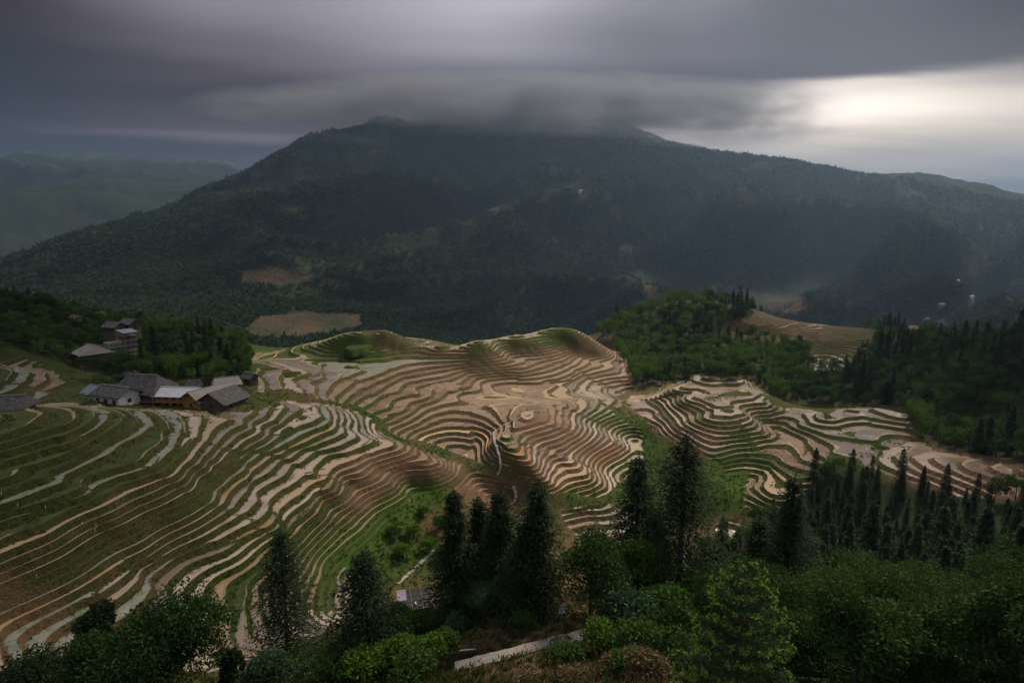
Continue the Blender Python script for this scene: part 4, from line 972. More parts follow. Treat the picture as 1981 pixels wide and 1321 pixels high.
for k in KIND:
    ii = np.where(tk == k)[0]; score = np.where(tv[ii], 1., 0.) * tsc[ii] / tR[ii]
    oo = ii[np.argsort(-score)]
    ind = np.array([i for i in oo[:270] if tv[i]] + ([i for i in blossom if i not in set(oo[:270].tolist())] if k == 'broad' else []), int)
    for i in ind:
        var = tvar[i] % len(KIND[k])
        if k == 'broad' and tR[i] < 190 and tx[i] > 0: var = (2, 3, 5)[tvar[i] % 3]
        zl, zg = zone(tpx[i], tpy[i]); loc = (tx[i], ty[i], tz[i] - .15)
        if tR[i] < 135 or (k == 'broad' and i in blossom):
            o = link(NAM[k], None, None, loc, trot[i], float(tsc[i]))
            kk_ = NEARK[k][tvar[i] % 3] if tR[i] < 95 else KIND[k][var]
            link('trunk', kk_[0], o); link('crown', kk_[1], o)
        else: o = link(NAM[k], KMERGE[k][var], None, loc, trot[i], float(tsc[i]))
        if k == 'broad' and i in blossom:
            link('blossom', FLOW, o); tag(o, 'cream blossoming tree ' + zl, 'tree', 'cream blossoming trees ' + zl); continue
        sz_ = 'tall ' if tsc[i] > np.quantile(tsc[ind], .7) else ('small ' if tsc[i] < np.quantile(tsc[ind], .3) else 'middling ')
        tag(o, sz_ + LAB[k] + zl, CAT[k], sz_ + CAT[k] + 's ' + zl)
    used_ = set(ind.tolist()); restpts[k] = np.array([i for i in oo if i not in used_], int)
    print(k, len(ii), len(ind), len(restpts[k]))
# the others as one mass per kind: points carrying instances
def instancer(name, pts, rot, scl, meshes, label=None, cat=None, tilt=None):
    n = len(pts); var = (np.arange(n) * 7919 + 13) % len(meshes)
    me = bpy.data.meshes.new(name); me.vertices.add(n); me.vertices.foreach_set('co', np.asarray(pts, np.float32).ravel())
    a = me.attributes.new('scl', 'FLOAT', 'POINT'); a.data.foreach_set('value', np.asarray(scl, np.float32))
    a = me.attributes.new('rot', 'FLOAT_VECTOR', 'POINT'); rv = np.zeros((n, 3), np.float32); rv[:, 2] = rot
    if tilt is not None: rv[:, :2] = tilt
    a.data.foreach_set('vector', rv.ravel())
    a = me.attributes.new('var', 'INT', 'POINT'); a.data.foreach_set('value', var.astype(np.int32))
    o = link(name, me)
    ng = bpy.data.node_groups.new(name + '_nodes', 'GeometryNodeTree')
    ng.interface.new_socket('Geometry', in_out='INPUT', socket_type='NodeSocketGeometry'); ng.interface.new_socket('Geometry', in_out='OUTPUT', socket_type='NodeSocketGeometry')
    g = NT(ng); gi = g('NodeGroupInput'); go = g('NodeGroupOutput')
    mtp = g('GeometryNodeMeshToPoints'); g.link(gi.outputs[0], mtp.inputs[0])
    inst = g('GeometryNodeInstanceOnPoints'); g.link(mtp.outputs[0], inst.inputs['Points'])
    jn = g('GeometryNodeGeometryToInstance')
    for ms in reversed(meshes):
        src = bpy.data.objects.new(name + '_source', ms)       # lives in no collection: only its shape is used
        oi = g('GeometryNodeObjectInfo'); oi.inputs['Object'].default_value = src; oi.inputs['As Instance'].default_value = True
        g.link(oi.outputs['Geometry'], jn.inputs[0])
    g.link(jn.outputs[0], inst.inputs['Instance']) if len(meshes) == 1 else None
    if len(meshes) > 1:
        ng.nodes.remove(jn); jg = g('GeometryNodeJoinGeometry')
        for nd in [x for x in ng.nodes if x.type == 'OBJECT_INFO']: g.link(nd.outputs['Geometry'], jg.inputs[0])
        g.link(jg.outputs[0], inst.inputs['Instance']); inst.inputs['Pick Instance'].default_value = True
        nv = g('GeometryNodeInputNamedAttribute', data_type='INT'); nv.inputs[0].default_value = 'var'; g.link(nv.outputs[0], inst.inputs['Instance Index'])
    nr = g('GeometryNodeInputNamedAttribute', data_type='FLOAT_VECTOR'); nr.inputs[0].default_value = 'rot'
    ns = g('GeometryNodeInputNamedAttribute', data_type='FLOAT'); ns.inputs[0].default_value = 'scl'
    e2r = g('FunctionNodeEulerToRotation'); g.link(nr.outputs[0], e2r.inputs[0]); g.link(e2r.outputs[0], inst.inputs['Rotation']); g.link(ns.outputs[0], inst.inputs['Scale'])
    g.link(inst.outputs[0], go.inputs[0])
    md = o.modifiers.new('instances', 'NODES'); md.node_group = ng
    return tag(o, label, cat, kind='stuff')
for k, ii in restpts.items():
    if len(ii): instancer({'fir': 'fir_forest', 'broad': 'leafy_forest', 'bamboo': 'bamboo_forest'}[k], np.stack([tx[ii], ty[ii], tz[ii] - .15], 1), trot[ii], tsc[ii], KMERGE[k],
        {'fir': 'mass of dark firs', 'broad': 'mass of leafy trees', 'bamboo': 'mass of bamboo'}[k] + ' covering the further wooded slopes', 'forest')
# forest on the mountain
rm = np.random.default_rng(31); nm = 270000
a = rm.uniform(math.radians(-44), math.radians(44), nm); R = np.exp(rm.uniform(math.log(620), math.log(3100), nm))
mx_, my_ = R * np.sin(a), R * np.cos(a); mz_ = mountain(mx_, my_)
qx, qy = project(mx_, my_, mz_)
k = (poly_mask(FIELDS, qx + rm.normal(0, 2, nm), qy + rm.normal(0, 1.5, nm), 1.) < .5) & (qy < 700)
dens = vnoise(mx_ / 130., my_ / 130., 501) * .6 + vnoise(mx_ / 40., my_ / 40., 502) * .4
k &= rm.random(nm) < np.clip((dens - .18) * 3.4, .15, 1)
s_far = np.linspace(.3, .98, 34)[None]
vis = np.ones(nm, bool)
kk = np.where(k)[0]; g_ = hbase(mx_[kk, None] * s_far, my_[kk, None] * s_far); vis[kk] = (((mz_[kk] + 25)[:, None] * s_far - g_) > -10).all(1)
k &= vis
def far_tree(name, seed, conif):
    r = np.random.default_rng(seed); L = Leaves(); n = 30; o = rvec(r, n); o[:, 2] = np.abs(o[:, 2])
    if conif: z = r.uniform(0, 1, n); o = np.stack([o[:, 0] * (1 - z) * .34, o[:, 1] * (1 - z) * .34, z * 1.5], 1)
    else: o = o * np.array([.6, .6, .8]) * r.uniform(.7, 1.05, (n, 1))
    d = unit(o * np.array([1, 1, .4]) + rvec(r, n) * .8 + np.array([0, 0, -.2])); L.quads(o, d, unit(np.cross(d, rvec(r, n))), r.uniform(.35, .6, n), r.uniform(.3, .5, n))
    return L.mesh(name, M['far_leaf'])
M['far_leaf'] = mat_leaf('mountain_foliage', (.014, .032, .014), (.055, .085, .032), per_object=.75, trans=.1)
instancer('mountain_forest', np.stack([mx_, my_, mz_ - .5], 1)[k], rm.uniform(0, 6.28, nm)[k], rm.uniform(2.6, 6.2, nm)[k] * (1 + .35 * (R[k] > 1600)), [far_tree('far_tree', 600 + i, i == 2) for i in range(4)],
          'distant mixed forest covering the mountain across the valley', 'forest')
print('mountain trees', k.sum(), time.time() - T0)
# ------------------------------------------------------------------ single trees and shrubs in front
def spot(px, py, top=None, ymin=25.):
    x, y, z = at_pix(px, py, ymin); H = None
    if top is not None:
        kx, kz = ray(px, top); H = float(kz) * y - z
    return (x, y, z), H
RN = np.random.default_rng(77)
def near_fir(px, py, top, wpx, label, seed, sparse=0., Y=None):
    if Y is None: loc, H = spot(px, py, top)
    else:
        kx, kz = ray(px, py); x = float(kx) * Y; z = float(ground(x, Y)); loc = (x, Y, z); H = float(ray(px, top)[1]) * Y - z
    R = 2.25 * wpx / 2 / FPX * math.hypot(loc[1], loc[2])
    o = link('fir_tree', None, None, (loc[0], loc[1], loc[2] - .2), RN.uniform(0, 6.28))
    link('trunk', trunk_mesh('near_fir_trunk', RN, H * .97, .012 * H + .05, 14, R * .5, .006, .15), o)
    link('crown', fir_crown('near_fir_crown', seed, H, R, M['fir'], .50 + .12 * sparse, 11, .40 if H > 9 else .32, .10 + sparse * .15, .88, .38, 8, 3), o)
    return tag(o, label, 'fir tree', 'tall firs standing on the near slope')
near_fir(560, 1290, 1018, 100, 'slender dark fir rising in front of the pale lower paddies, leftmost of the tall firs', 701, .25)
near_fir(712, 1285, 1062, 120, 'dark fir with bare lower trunk just left of the black net shed', 702, .25)
near_fir(882, 1195, 942, 70, 'broad dark fir directly right of the black net shed', 703)
near_fir(928, 1175, 958, 66, 'narrow fir squeezed between two bigger firs right of the shed', 704)
near_fir(968, 1182, 942, 80, 'fir third from the shed in the central fir group', 705)
near_fir(1040, 1192, 924, 92, 'dense fir at the right end of the central fir group', 706)
near_fir(1020, 1196, 1005, 80, 'shorter bushy fir leaning into the right end of the central group', 707)
near_fir(1228, 1132, 874, 98, 'fir left of the tallest one, rising before the green gully', 708, Y=66.)
near_fir(1312, 1142, 832, 135, 'tallest dark fir in the picture, right of centre', 709, Y=60.)
near_fir(1462, 1125, 995, 74, 'small fir at the foot of the green bowl', 710, Y=70.)
near_fir(1518, 1150, 912, 86, 'tall fir between the green bowl and the lower right wood', 711, Y=66.)
near_fir(1262, 1140, 985, 60, 'half-hidden fir behind the bright green tree', 712, Y=64.)
def near_broad(px, py, top, wpx, label, seed, mat, trunk=.3, leaf=.26, n=7000, lobes=26, cat='tree', name='broadleaf_tree', group=None, loc=None, H=None, flat=.85):
    if loc is None: loc, H = spot(px, py, top)
    R = wpx / 2 / FPX * math.hypot(loc[1], loc[2])
    o = link(name, None, None, (loc[0], loc[1], loc[2] - .15), RN.uniform(0, 6.28))
    link('trunk', trunk_mesh('near_trunk', RN, H * .72, .02 * H + .05, 9, R * .75, .02, .3), o)
    link('crown', broad_crown('near_crown', seed, R, H, H * trunk, M[mat], n, leaf, lobes, flat), o)
    return tag(o, label, cat, group)
near_broad(1143, 1192, 1028, 128, 'round dark green tree with a clear trunk beside the white mottled bundle', 801, 'broad_dark', .22)
near_broad(1252, 1150, 1042, 100, 'bright yellow-green tree between the round tree and the tallest fir', 802, 'lime', .15, .3)
near_broad(938, 1208, 1122, 62, 'small blue-green tree below the central fir group', 803, 'blue_leaf', .3, .16, 3500)
near_broad(912, 1190, 1118, 66, 'yellow-green bush behind the small blue-green tree', 804, 'lime', .1, .2, 3500, cat='shrub', name='shrub')
def free_tree(px, top, y, wpx, H, label, seed, mat, leaf, n, lobes=26, trunk=.25, flat=.85):
    kx, kz = ray(px, top); x = float(kx) * y; gz = float(ground(x, y)); Ht = float(kz) * y - gz
    if Ht > 2.5: trunk = max(trunk, 1 - H * (1 - trunk) / Ht); H = Ht
    loc = (x, y, float(kz) * y - H)
    return near_broad(0, 0, 0, wpx, label, seed, mat, trunk, leaf, n, lobes, loc=loc, H=H, flat=flat)
free_tree(310, 1172, 46., 215, 9.5, 'big bushy leafy tree at the bottom left before the paddies', 811, 'broad_dark', 0.28, 24000, 40, .05)
free_tree(185, 1215, 48., 120, 8., 'dark leafy tree leaning against the big bush tree at bottom left', 812, 'broad_dark', 0.27, 13000, 30, .05)
free_tree(70, 1268, 52., 150, 6., 'very dark shrubby tree in the bottom left corner', 813, 'fir', 0.3, 9000, 26, .05)
free_tree(172, 1158, 60., 66, 6.5, 'feathery dark sapling behind the bottom left trees', 814, 'fir', .32, 4024, 18, .1)
free_tree(520, 1268, 58., 80, 5., 'bluish shrub at the foot of the leftmost tall fir', 815, 'blue_leaf', .30, 5750, 22, .05)
free_tree(605, 1275, 54., 90, 5., 'bluish bush right of the leftmost tall fir', 816, 'blue_leaf', .30, 5750, 22, .05)
free_tree(758, 1172, 58., 70, 6., 'leafy tree covering the left end of the black net shed', 817, 'broad', .32, 6899, 24, .05)
free_tree(440, 1245, 55., 50, 6., 'small ragged conifer right of the big bottom left bush tree', 818, 'fir', .32, 2875, 14, .1)
free_tree(1700, 1105, 40., 300, 9., 'wide leafy tree right of the young spruce', 821, 'broad', 0.17, 26000, 42, .05)
free_tree(1600, 1095, 46., 130, 9., 'leafy tree with thin branches just behind the young spruce', 822, 'broad_dark', 0.18, 14000, 28, .1)
free_tree(1820, 1100, 44., 170, 9., 'dark crowned tree in the lower right, behind the wide leafy tree', 823, 'broad_dark', 0.18, 16000, 30, .08)
free_tree(1880, 1180, 32., 260, 8., 'shadowed leafy tree toward the bottom right corner', 824, 'broad_dark', 0.14, 26000, 36, .05)
free_tree(1700, 1230, 27., 320, 8., 'low leafy tree at the bottom edge right of the spruce', 825, 'broad_dark', 0.12, 30000, 40, .05)
free_tree(1960, 1060, 46., 160, 10., 'dark tree on the right edge of the lower wood', 826, 'broad_dark', 0.19, 12000, 28, .05)
# shrubs on the bench, each its own
SHR = [(1010,1225,40,44,'broad'),(1180,1215,60,80,'broad'),(1220,1230,70,90,'blue_leaf'),(1160,1255,50,70,'lime'),(1230,1265,60,80,'broad'),
       (1095,1277,30,60,'broad'),(860,1260,36,50,'broad'),(830,1285,44,70,'lime'),(780,1290,50,70,'lime'),(740,1300,46,70,'lime'),(700,1316,50,80,'lime'),(800,1320,50,80,'broad'),
       (850,1215,30,40,'broad'),(880,1222,34,44,'blue_leaf'),(820,1225,34,46,'broad'),(1290,1210,60,80,'broad'),(1340,1170,50,70,'lime'),(1380,1165,50,70,'broad'),(1270,1180,40,60,'lime'),
       (1300,1290,60,90,'broad'),(1250,1318,50,80,'drygrass'),(1180,1300,30,50,'drygrass'),(1020,1318,24,50,'drygrass'),(1110,1312,26,60,'drygrass'),(660,1318,50,90,'broad'),(1400,1140,60,70,'broad'),(1540,1180,70,90,'broad_dark'),(1480,1180,60,80,'broad'),
       (760,1258,44,60,'broad'),(720,1262,40,54,'broad_dark'),(680,1275,40,60,'broad_dark'),(1195,1180,34,44,'broad'),(1320,1240,60,80,'broad'),(1215,1300,40,60,'broad'),(935,1262,26,40,'drygrass'),
       (860,1090,30,40,'lime'),(830,1070,26,34,'lime'),(880,1060,30,40,'broad'),(800,1040,24,30,'lime'),(850,1030,26,30,'broad'),(780,1080,24,34,'lime'),(760,1040,22,30,'broad'),(820,1000,20,26,'lime')]
SC_ = {'broad': 'green', 'lime': 'yellow-green', 'drygrass': 'dry brown', 'blue_leaf': 'blue-green', 'broad_dark': 'dark green'}
SPR = [broad_crown('shrub_crown', 900 + i, 1., 1.7, .05, M[m_], 1500, .17, 16, .9) for i, m_ in enumerate(('broad', 'lime', 'drygrass', 'blue_leaf', 'broad_dark'))]
STM = trunk_mesh('shrub_stem', RN, 1.2, .05, 7, .7, .05, .1)
def where_sh(px, py):
    if py < 1120: return 'on the steep green bank above the net shed'
    if py < 1200 and px > 1250: return 'below the tallest fir'
    if px > 1150: return 'in the thicket left of the young spruce'
    if py > 1295: return 'along the bottom picture edge'
    if px < 800: return 'under the two left firs'
    if py > 1245: return 'beside the concrete path'
    return 'on the brown bank above the concrete path'
cnt = {}
for j, (px, py, hp, wp, m_) in enumerate(SHR):
    loc, _ = spot(px, py); d = math.hypot(loc[1], loc[2]); i = ('broad', 'lime', 'drygrass', 'blue_leaf', 'broad_dark').index(m_)
    sz = wp / FPX * d / 2; o = link('shrub', None, None, (loc[0], loc[1], loc[2] - .1), RN.uniform(0, 6.28), (sz, sz, hp / FPX * d / 1.7 * 1.15))
    link('stem', STM, o); link('crown', SPR[i], o)
    wl = where_sh(px, py); tag(o, SC_[m_] + ' bushy shrub ' + wl, 'shrub', SC_[m_] + ' shrubs ' + wl)
# young spruce with fresh tips, close to the viewpoint
def young_spruce(px, top, y, H, R):
    kx, kz = ray(px, top); gz = float(ground(float(kx) * y, y)); H = max(3., float(kz) * y - gz + .3); print('spruce H', H); loc = (float(kx) * y, y, float(kz) * y - H)
    o = link('young_spruce', None, None, loc); r = np.random.default_rng(41)
    n = 8; p = np.stack([np.zeros(n), np.zeros(n), np.linspace(-.5, H, n)], 1); v, f = tube(p, np.linspace(.14, .025, n), 8); link('trunk', fast_mesh('spruce_trunk', v, f, (M['bark'],), None, True), o)
    L = Leaves(); bars = []
    def brush(a, b, dens, nl, droop=0.):
        d = unit(b - a); ln = np.linalg.norm(b - a); m = max(6, int(ln * dens)); s = r.uniform(0, 1, m)
        c = a + (b - a) * s[:, None]; c[:, 2] -= droop * ln * s ** 2
        q = unit(np.cross(np.broadcast_to(d, (m, 3)), rvec(r, m))); dd = unit(d * .75 + q); L.quads(c, dd, unit(np.cross(dd, rvec(r, m))), nl * r.uniform(.8, 1.2, m), nl * .22)
        e = b - np.array([0, 0, droop * ln]); return e, d
    def tipc(e, d):
        m = 12; q = unit(np.broadcast_to(d, (m, 3)) * .6 + rvec(r, m)); L.quads(np.broadcast_to(e, (m, 3)) - d * .02, q, unit(np.cross(q, rvec(r, m))), r.uniform(.09, .15, m), .04, 1.)
    z = .4
    while z < H - .25:
        t = z / H; env = R * (1 - t) ** .75 + .12; k = 6
        a0 = r.uniform(0, 6.28)
        for i in range(k):
            a = a0 + i / k * 6.28 + r.normal(0, .15); ln = env * r.uniform(.75, 1.08); rise = .12 + .45 * t
            A = np.array([0, 0, z]); B = A + np.array([math.cos(a) * ln, math.sin(a) * ln, ln * rise])
            bars.append(tube([A, (A + B) / 2, B], [.028, .018, .007], 4))
            e, d = brush(A + (B - A) * .12, B, 170, .10); tipc(B, d)
            ns = max(2, int(ln / .24))
            for s in np.linspace(.25, .95, ns):
                for sd in (-1, 1):
                    C = A + (B - A) * s; l2 = ln * (1 - s) * .55 + .22; a2 = a + sd * r.uniform(.6, .95)
                    E = C + np.array([math.cos(a2) * l2, math.sin(a2) * l2, l2 * (rise * .6 + r.normal(0, .08))])
                    e, d = brush(C, E, 150, .085, .06)
                    if r.random() < .8: tipc(e, d)
        z += .40 + .16 * (1 - t)
    brush(np.array([0, 0, H - .5]), np.array([0, 0, H]), 120, .07); tipc(np.array([0, 0, H]), np.array([0, 0, 1.]))
    v, f = join(bars); link('branches', fast_mesh('spruce_branches', v, f, (M['bark'],)), o)
    link('needles', L.mesh('spruce_needles', M['spruce'], True), o)
    return tag(o, 'young spruce with pale green new tips at the bottom right of centre', 'spruce')
young_spruce(1441, 1098, 15.5, 5.0, 2.3)
near_fir_n = 0
print('front plants', time.time() - T0)
# ------------------------------------------------------------------ buildings
class MB:
    def __init__(s): s.v = []; s.f = []; s.uv = []
    def quad(s, p, uv=None):
        n = len(s.v); s.v += [tuple(q) for q in p]; s.f.append(tuple(range(n, n + len(p))))
        s.uv += uv if uv else [(0., 0.)] * len(p)
    def box(s, x0, x1, y0, y1, z0, z1):
        P = [(x, y, z) for z in (z0, z1) for y in (y0, y1) for x in (x0, x1)]
        for q in ((0, 2, 3, 1), (4, 5, 7, 6), (0, 1, 5, 4), (1, 3, 7, 5), (3, 2, 6, 7), (2, 0, 4, 6)): s.quad([P[i] for i in q])
    def slab(s, a, b, c, d, t):
        """roof plane a-b eave, d-c ridge, given thickness"""
        a, b, c, d = [np.array(q, float) for q in (a, b, c, d)]; n = unit(np.cross(b - a, d - a)); dn = -n * t
        L = np.linalg.norm(b - a); W = np.linalg.norm(d - a); o0 = np.dot(d - a, unit(b - a)); o1 = np.dot(c - a, unit(b - a))
        s.quad([a, b, c, d], [(0, 0), (L, 0), (o1, W), (o0, W)])
        a2, b2, c2, d2 = a + dn, b + dn, c + dn, d + dn; s.quad([d2, c2, b2, a2])
        s.quad([a2, b2, b, a]); s.quad([b2, c2, c, b]); s.quad([c2, d2, d, c]); s.quad([d2, a2, a, d])
    def tri(s, a, b, c): s.quad([a, b, c])
    def rod(s, a, b, r, k=5):
        v, f = tube([a, b], [r, r], k); n = len(s.v); s.v += [tuple(q) for q in v]; s.f += [tuple(int(i) + n for i in q) for q in f]; s.uv += [(0., 0.)] * len(v)
    def build(s, name, mat, parent=None, smooth=False):
        me = bpy.data.meshes.new(name); me.from_pydata(s.v, [], s.f); me.materials.append(mat)
        if s.uv:
            ul = me.uv_layers.new(name='UVMap'); li = np.empty(len(me.loops), np.int32); me.loops.foreach_get('vertex_index', li)
            ul.data.foreach_set('uv', np.array(s.uv, np.float32)[li].ravel())
        if smooth: me.polygons.foreach_set('use_smooth', np.ones(len(me.polygons), bool))
        return link(name, me, parent)
def house(name, label, px, py, Y, yaw, w, d, h, rh, wall, roof, hip=0., ov=.9, storeys=2, nwin=3, win_mat='pane', frame='wood', skirt=False, balcony=False, gable=None, floorb=5., group='houses of the hillside village', side_win=1, front=None):
    kx, kz = ray(px, py - (9 if 170 < Y < 215 else 0)); loc = (float(kx) * Y, Y, float(kz) * Y)
    o = link(name, None, None, loc, math.radians(yaw)); tag(o, label, 'house', group)
    b = MB(); b.box(-w / 2, w / 2, -d / 2, d / 2, -floorb, h)
    b.build('wall', M[wall], o)
    if front:
        fp = MB(); fp.box(-w / 2 + .1, w / 2 - .1, -d / 2 - .05, -d / 2 + .01, -floorb, h - .1); fp.build('front_boards', M[front], o)
    if gable is None: gable = wall
    r = MB(); x = w / 2 + ov; y = d / 2 + ov; e = h - ov * rh / (d / 2) * .6; t = .16; hx = w / 2 * hip
    if hip < 1:
        r.slab((-x, -y, e), (x, -y, e), (x - hx * 1.1, 0, h + rh), (-x + hx * 1.1, 0, h + rh), t)
        r.slab((x, y, e), (-x, y, e), (-x + hx * 1.1, 0, h + rh), (x - hx * 1.1, 0, h + rh), t)
    if hip > 0:
        for sx in (-1, 1):
            a, c = (x * sx, -y * sx, e), (x * sx, y * sx, e); p = ((x - hx * 1.1) * sx, 0, h + rh + .003); r.slab(a, c, p, p, t)
    rf = r.build('roof', M[roof], o)
    rd = MB(); rd.box(-x + hx * 1.1, x - hx * 1.1, -.14, .14, h + rh - .06, h + rh + .16); rd.build('ridge', M['slate' if roof == 'tiles' else roof], rf)
    if hip == 0:
        for sx in (-1, 1):
            g = MB(); g.tri(*((sx * (w / 2 - .04), -d / 2 * sx, h - .02), (sx * (w / 2 - .04), d / 2 * sx, h - .02), (sx * (w / 2 - .04), 0, h + rh - .12))); g.build('gable', M[gable], o)
    sh = h / storeys
    for s in range(storeys):
        for k in range(nwin):
            cx = -w / 2 + w * (k + .5) / nwin; cz = sh * (s + .52); ww = min(1.3, w / nwin * .5); hh = min(1.15, sh * .48)
            fr = MB(); fr.box(cx - ww / 2 - .12, cx + ww / 2 + .12, -d / 2 - .07, -d / 2 + .02, cz - hh / 2 - .12, cz + hh / 2 + .12); wn = fr.build('window', M[frame], o)
            pn = MB(); pn.box(cx - ww / 2, cx - .04, -d / 2 - .1, -d / 2 - .06, cz - hh / 2, cz + hh / 2); pn.build('pane', M[win_mat], wn)
            pn = MB(); pn.box(cx + .04, cx + ww / 2, -d / 2 - .1, -d / 2 - .06, cz - hh / 2, cz + hh / 2); pn.build('pane', M[win_mat], wn)
        for k in range(side_win):
            for sx in (-1, 1):
                cy = -d / 2 + d * (k + .5) / side_win; cz = sh * (s + .52); fr = MB(); fr.box(sx * w / 2 - .05, sx * w / 2 + .06, cy - .65, cy + .65, cz - .6, cz + .6); wn = fr.build('window', M[frame], o)
                pn = MB(); pn.box(sx * w / 2 - .08, sx * w / 2 + .09, cy - .5, cy + .5, cz - .46, cz + .46); pn.build('pane', M[win_mat], wn)
    if skirt:
        sk = MB(); zs = h * .55; sk.slab((-w / 2 - 1.2, -d / 2 - 1.5, zs - .5), (w / 2 + 1.2, -d / 2 - 1.5, zs - .5), (w / 2 + .4, -d / 2 + .05, zs + .3), (-w / 2 - .4, -d / 2 + .05, zs + .3), .14); sk.build('eave_roof', M[roof], o)
    if balcony:
        for s in range(1, storeys):
            z0 = sh * s; bl = MB(); bl.box(-w / 2 - .1, w / 2 + .1, -d / 2 - 1.3, -d / 2 - .01, z0 - .12, z0 + .03); bc = bl.build('balcony', M[balcony], o)
            rl = MB(); rl.box(-w / 2 - .1, w / 2 + .1, -d / 2 - 1.3, -d / 2 - 1.22, z0 + .88, z0 + .98)
            for k in range(int(w / 1.2) + 1): q = -w / 2 + k * w / int(w / 1.2); rl.box(q - .04, q + .04, -d / 2 - 1.29, -d / 2 - 1.23, z0 + .03, z0 + .88)
            rl.build('railing', M[balcony], bc)
        ps = MB()
        for q in (-w / 2, 0, w / 2): ps.box(q - .09, q + .09, -d / 2 - 1.3, -d / 2 - 1.12, -floorb, h - .3)
        ps.build('posts', M[balcony], o)
    return o
YV = 186.
house('house', 'white plastered house with grey tiled roof at the left end of the village', 228, 793, YV - 4, -22, 11., 7., 4.2, 2.0, 'white', 'tiles', storeys=1, nwin=3)
house('house', 'low annex with blue grey sheet roof behind the white house', 207, 788, YV + 5, -22, 13., 6., 3.6, 1.9, 'white', 'bluesheet', storeys=1, nwin=3)
house('house', 'large dark timber house with broad grey tiled roof beside the white house', 283, 792, YV + 3, -8, 13., 9.5, 5.6, 4.4, 'redwood', 'tiles', hip=.35, ov=1.3, storeys=2, nwin=4, skirt=True)
house('house', 'dark roofed wing of the large timber house', 306, 785, YV + 9, 14, 9., 7., 4.6, 2.4, 'wood', 'tiles', hip=.3, ov=1.1, storeys=2, nwin=3)
house('house', 'orange timber house under a pale metal roof in the middle of the village', 352, 791, YV, -6, 12., 7.5, 3.9, 1.7, 'orange', 'tin', storeys=2, nwin=5, ov=1.0, balcony='orange')
house('house', 'orange gabled house under a worn grey felt roof', 408, 793, YV - 1, 62, 13., 8.5, 3.4, 2.6, 'orange', 'slate', storeys=1, nwin=3, ov=.9)
house('house', 'timber house with dark gable front at the right end of the village', 432, 795, YV - 5, 74, 9.5, 9.5, 2.6, 3.0, 'wood', 'tiles', storeys=1, nwin=2, ov=1.1)
house('house', 'small dark hut behind the pale metal roof', 377, 764, YV + 18, 20, 4.2, 3.6, 2.2, 1.4, 'redwood', 'tiles', storeys=1, nwin=1, hip=.4)
house('house', 'grey roofed house behind the felt roofed gable house', 440, 762, YV + 16, 30, 7.5, 6., 2.4, 1.9, 'wood', 'slate', storeys=1, nwin=2, hip=.2)
house('house', 'little hut at the foot of the striped terraces right of the village', 485, 748, YV + 28, -30, 4., 3.4, 2.2, 1.3, 'wood', 'tiles', storeys=1, nwin=1)
house('house', 'dark roof peeping out behind the large timber house', 247, 745, YV + 24, 10, 5.5, 5., 2.4, 1.7, 'wood', 'tiles', hip=.4, storeys=1, nwin=1)
house('house', 'ruined hut with sagging dark roof at the far left edge', 18, 803, 140., 12, 8.5, 6., 2.6, 2.2, 'wood', 'tiles', hip=.25, storeys=1, nwin=2, ov=1.0)
UG = 'houses on the wooded hill above the village'
YU = 262.
house('house', 'tall timber guesthouse with orange window wall and brown side on the left hill', 184, 718, YU - 8, -38, 9.5, 10.5, 8.6, 2.8, 'wood', 'slate', hip=.3, storeys=3, nwin=3, ov=1.3, group=UG, frame='white', side_win=0, front='orange')
house('house', 'dark roofed house with pale eave left of the tall guesthouse', 128, 692, YU + 6, -30, 7.5, 6., 3.6, 1.9, 'wood', 'tiles', storeys=1, nwin=2, group=UG)
house('house', 'long low dark roof between guesthouse and concrete block', 186, 684, YU + 12, -24, 11., 5., 2.6, 1.5, 'wood', 'tiles', storeys=1, nwin=4, group=UG)
house('house', 'dark roof behind the concrete block, left one', 222, 642, YU + 34, -20, 8., 6., 3., 1.9, 'wood', 'tiles', storeys=1, nwin=3, group=UG)
house('house', 'dark roof behind the concrete block, right one', 252, 636, YU + 40, -26, 8., 6., 3., 1.9, 'wood', 'tiles', storeys=1, nwin=3, group=UG)
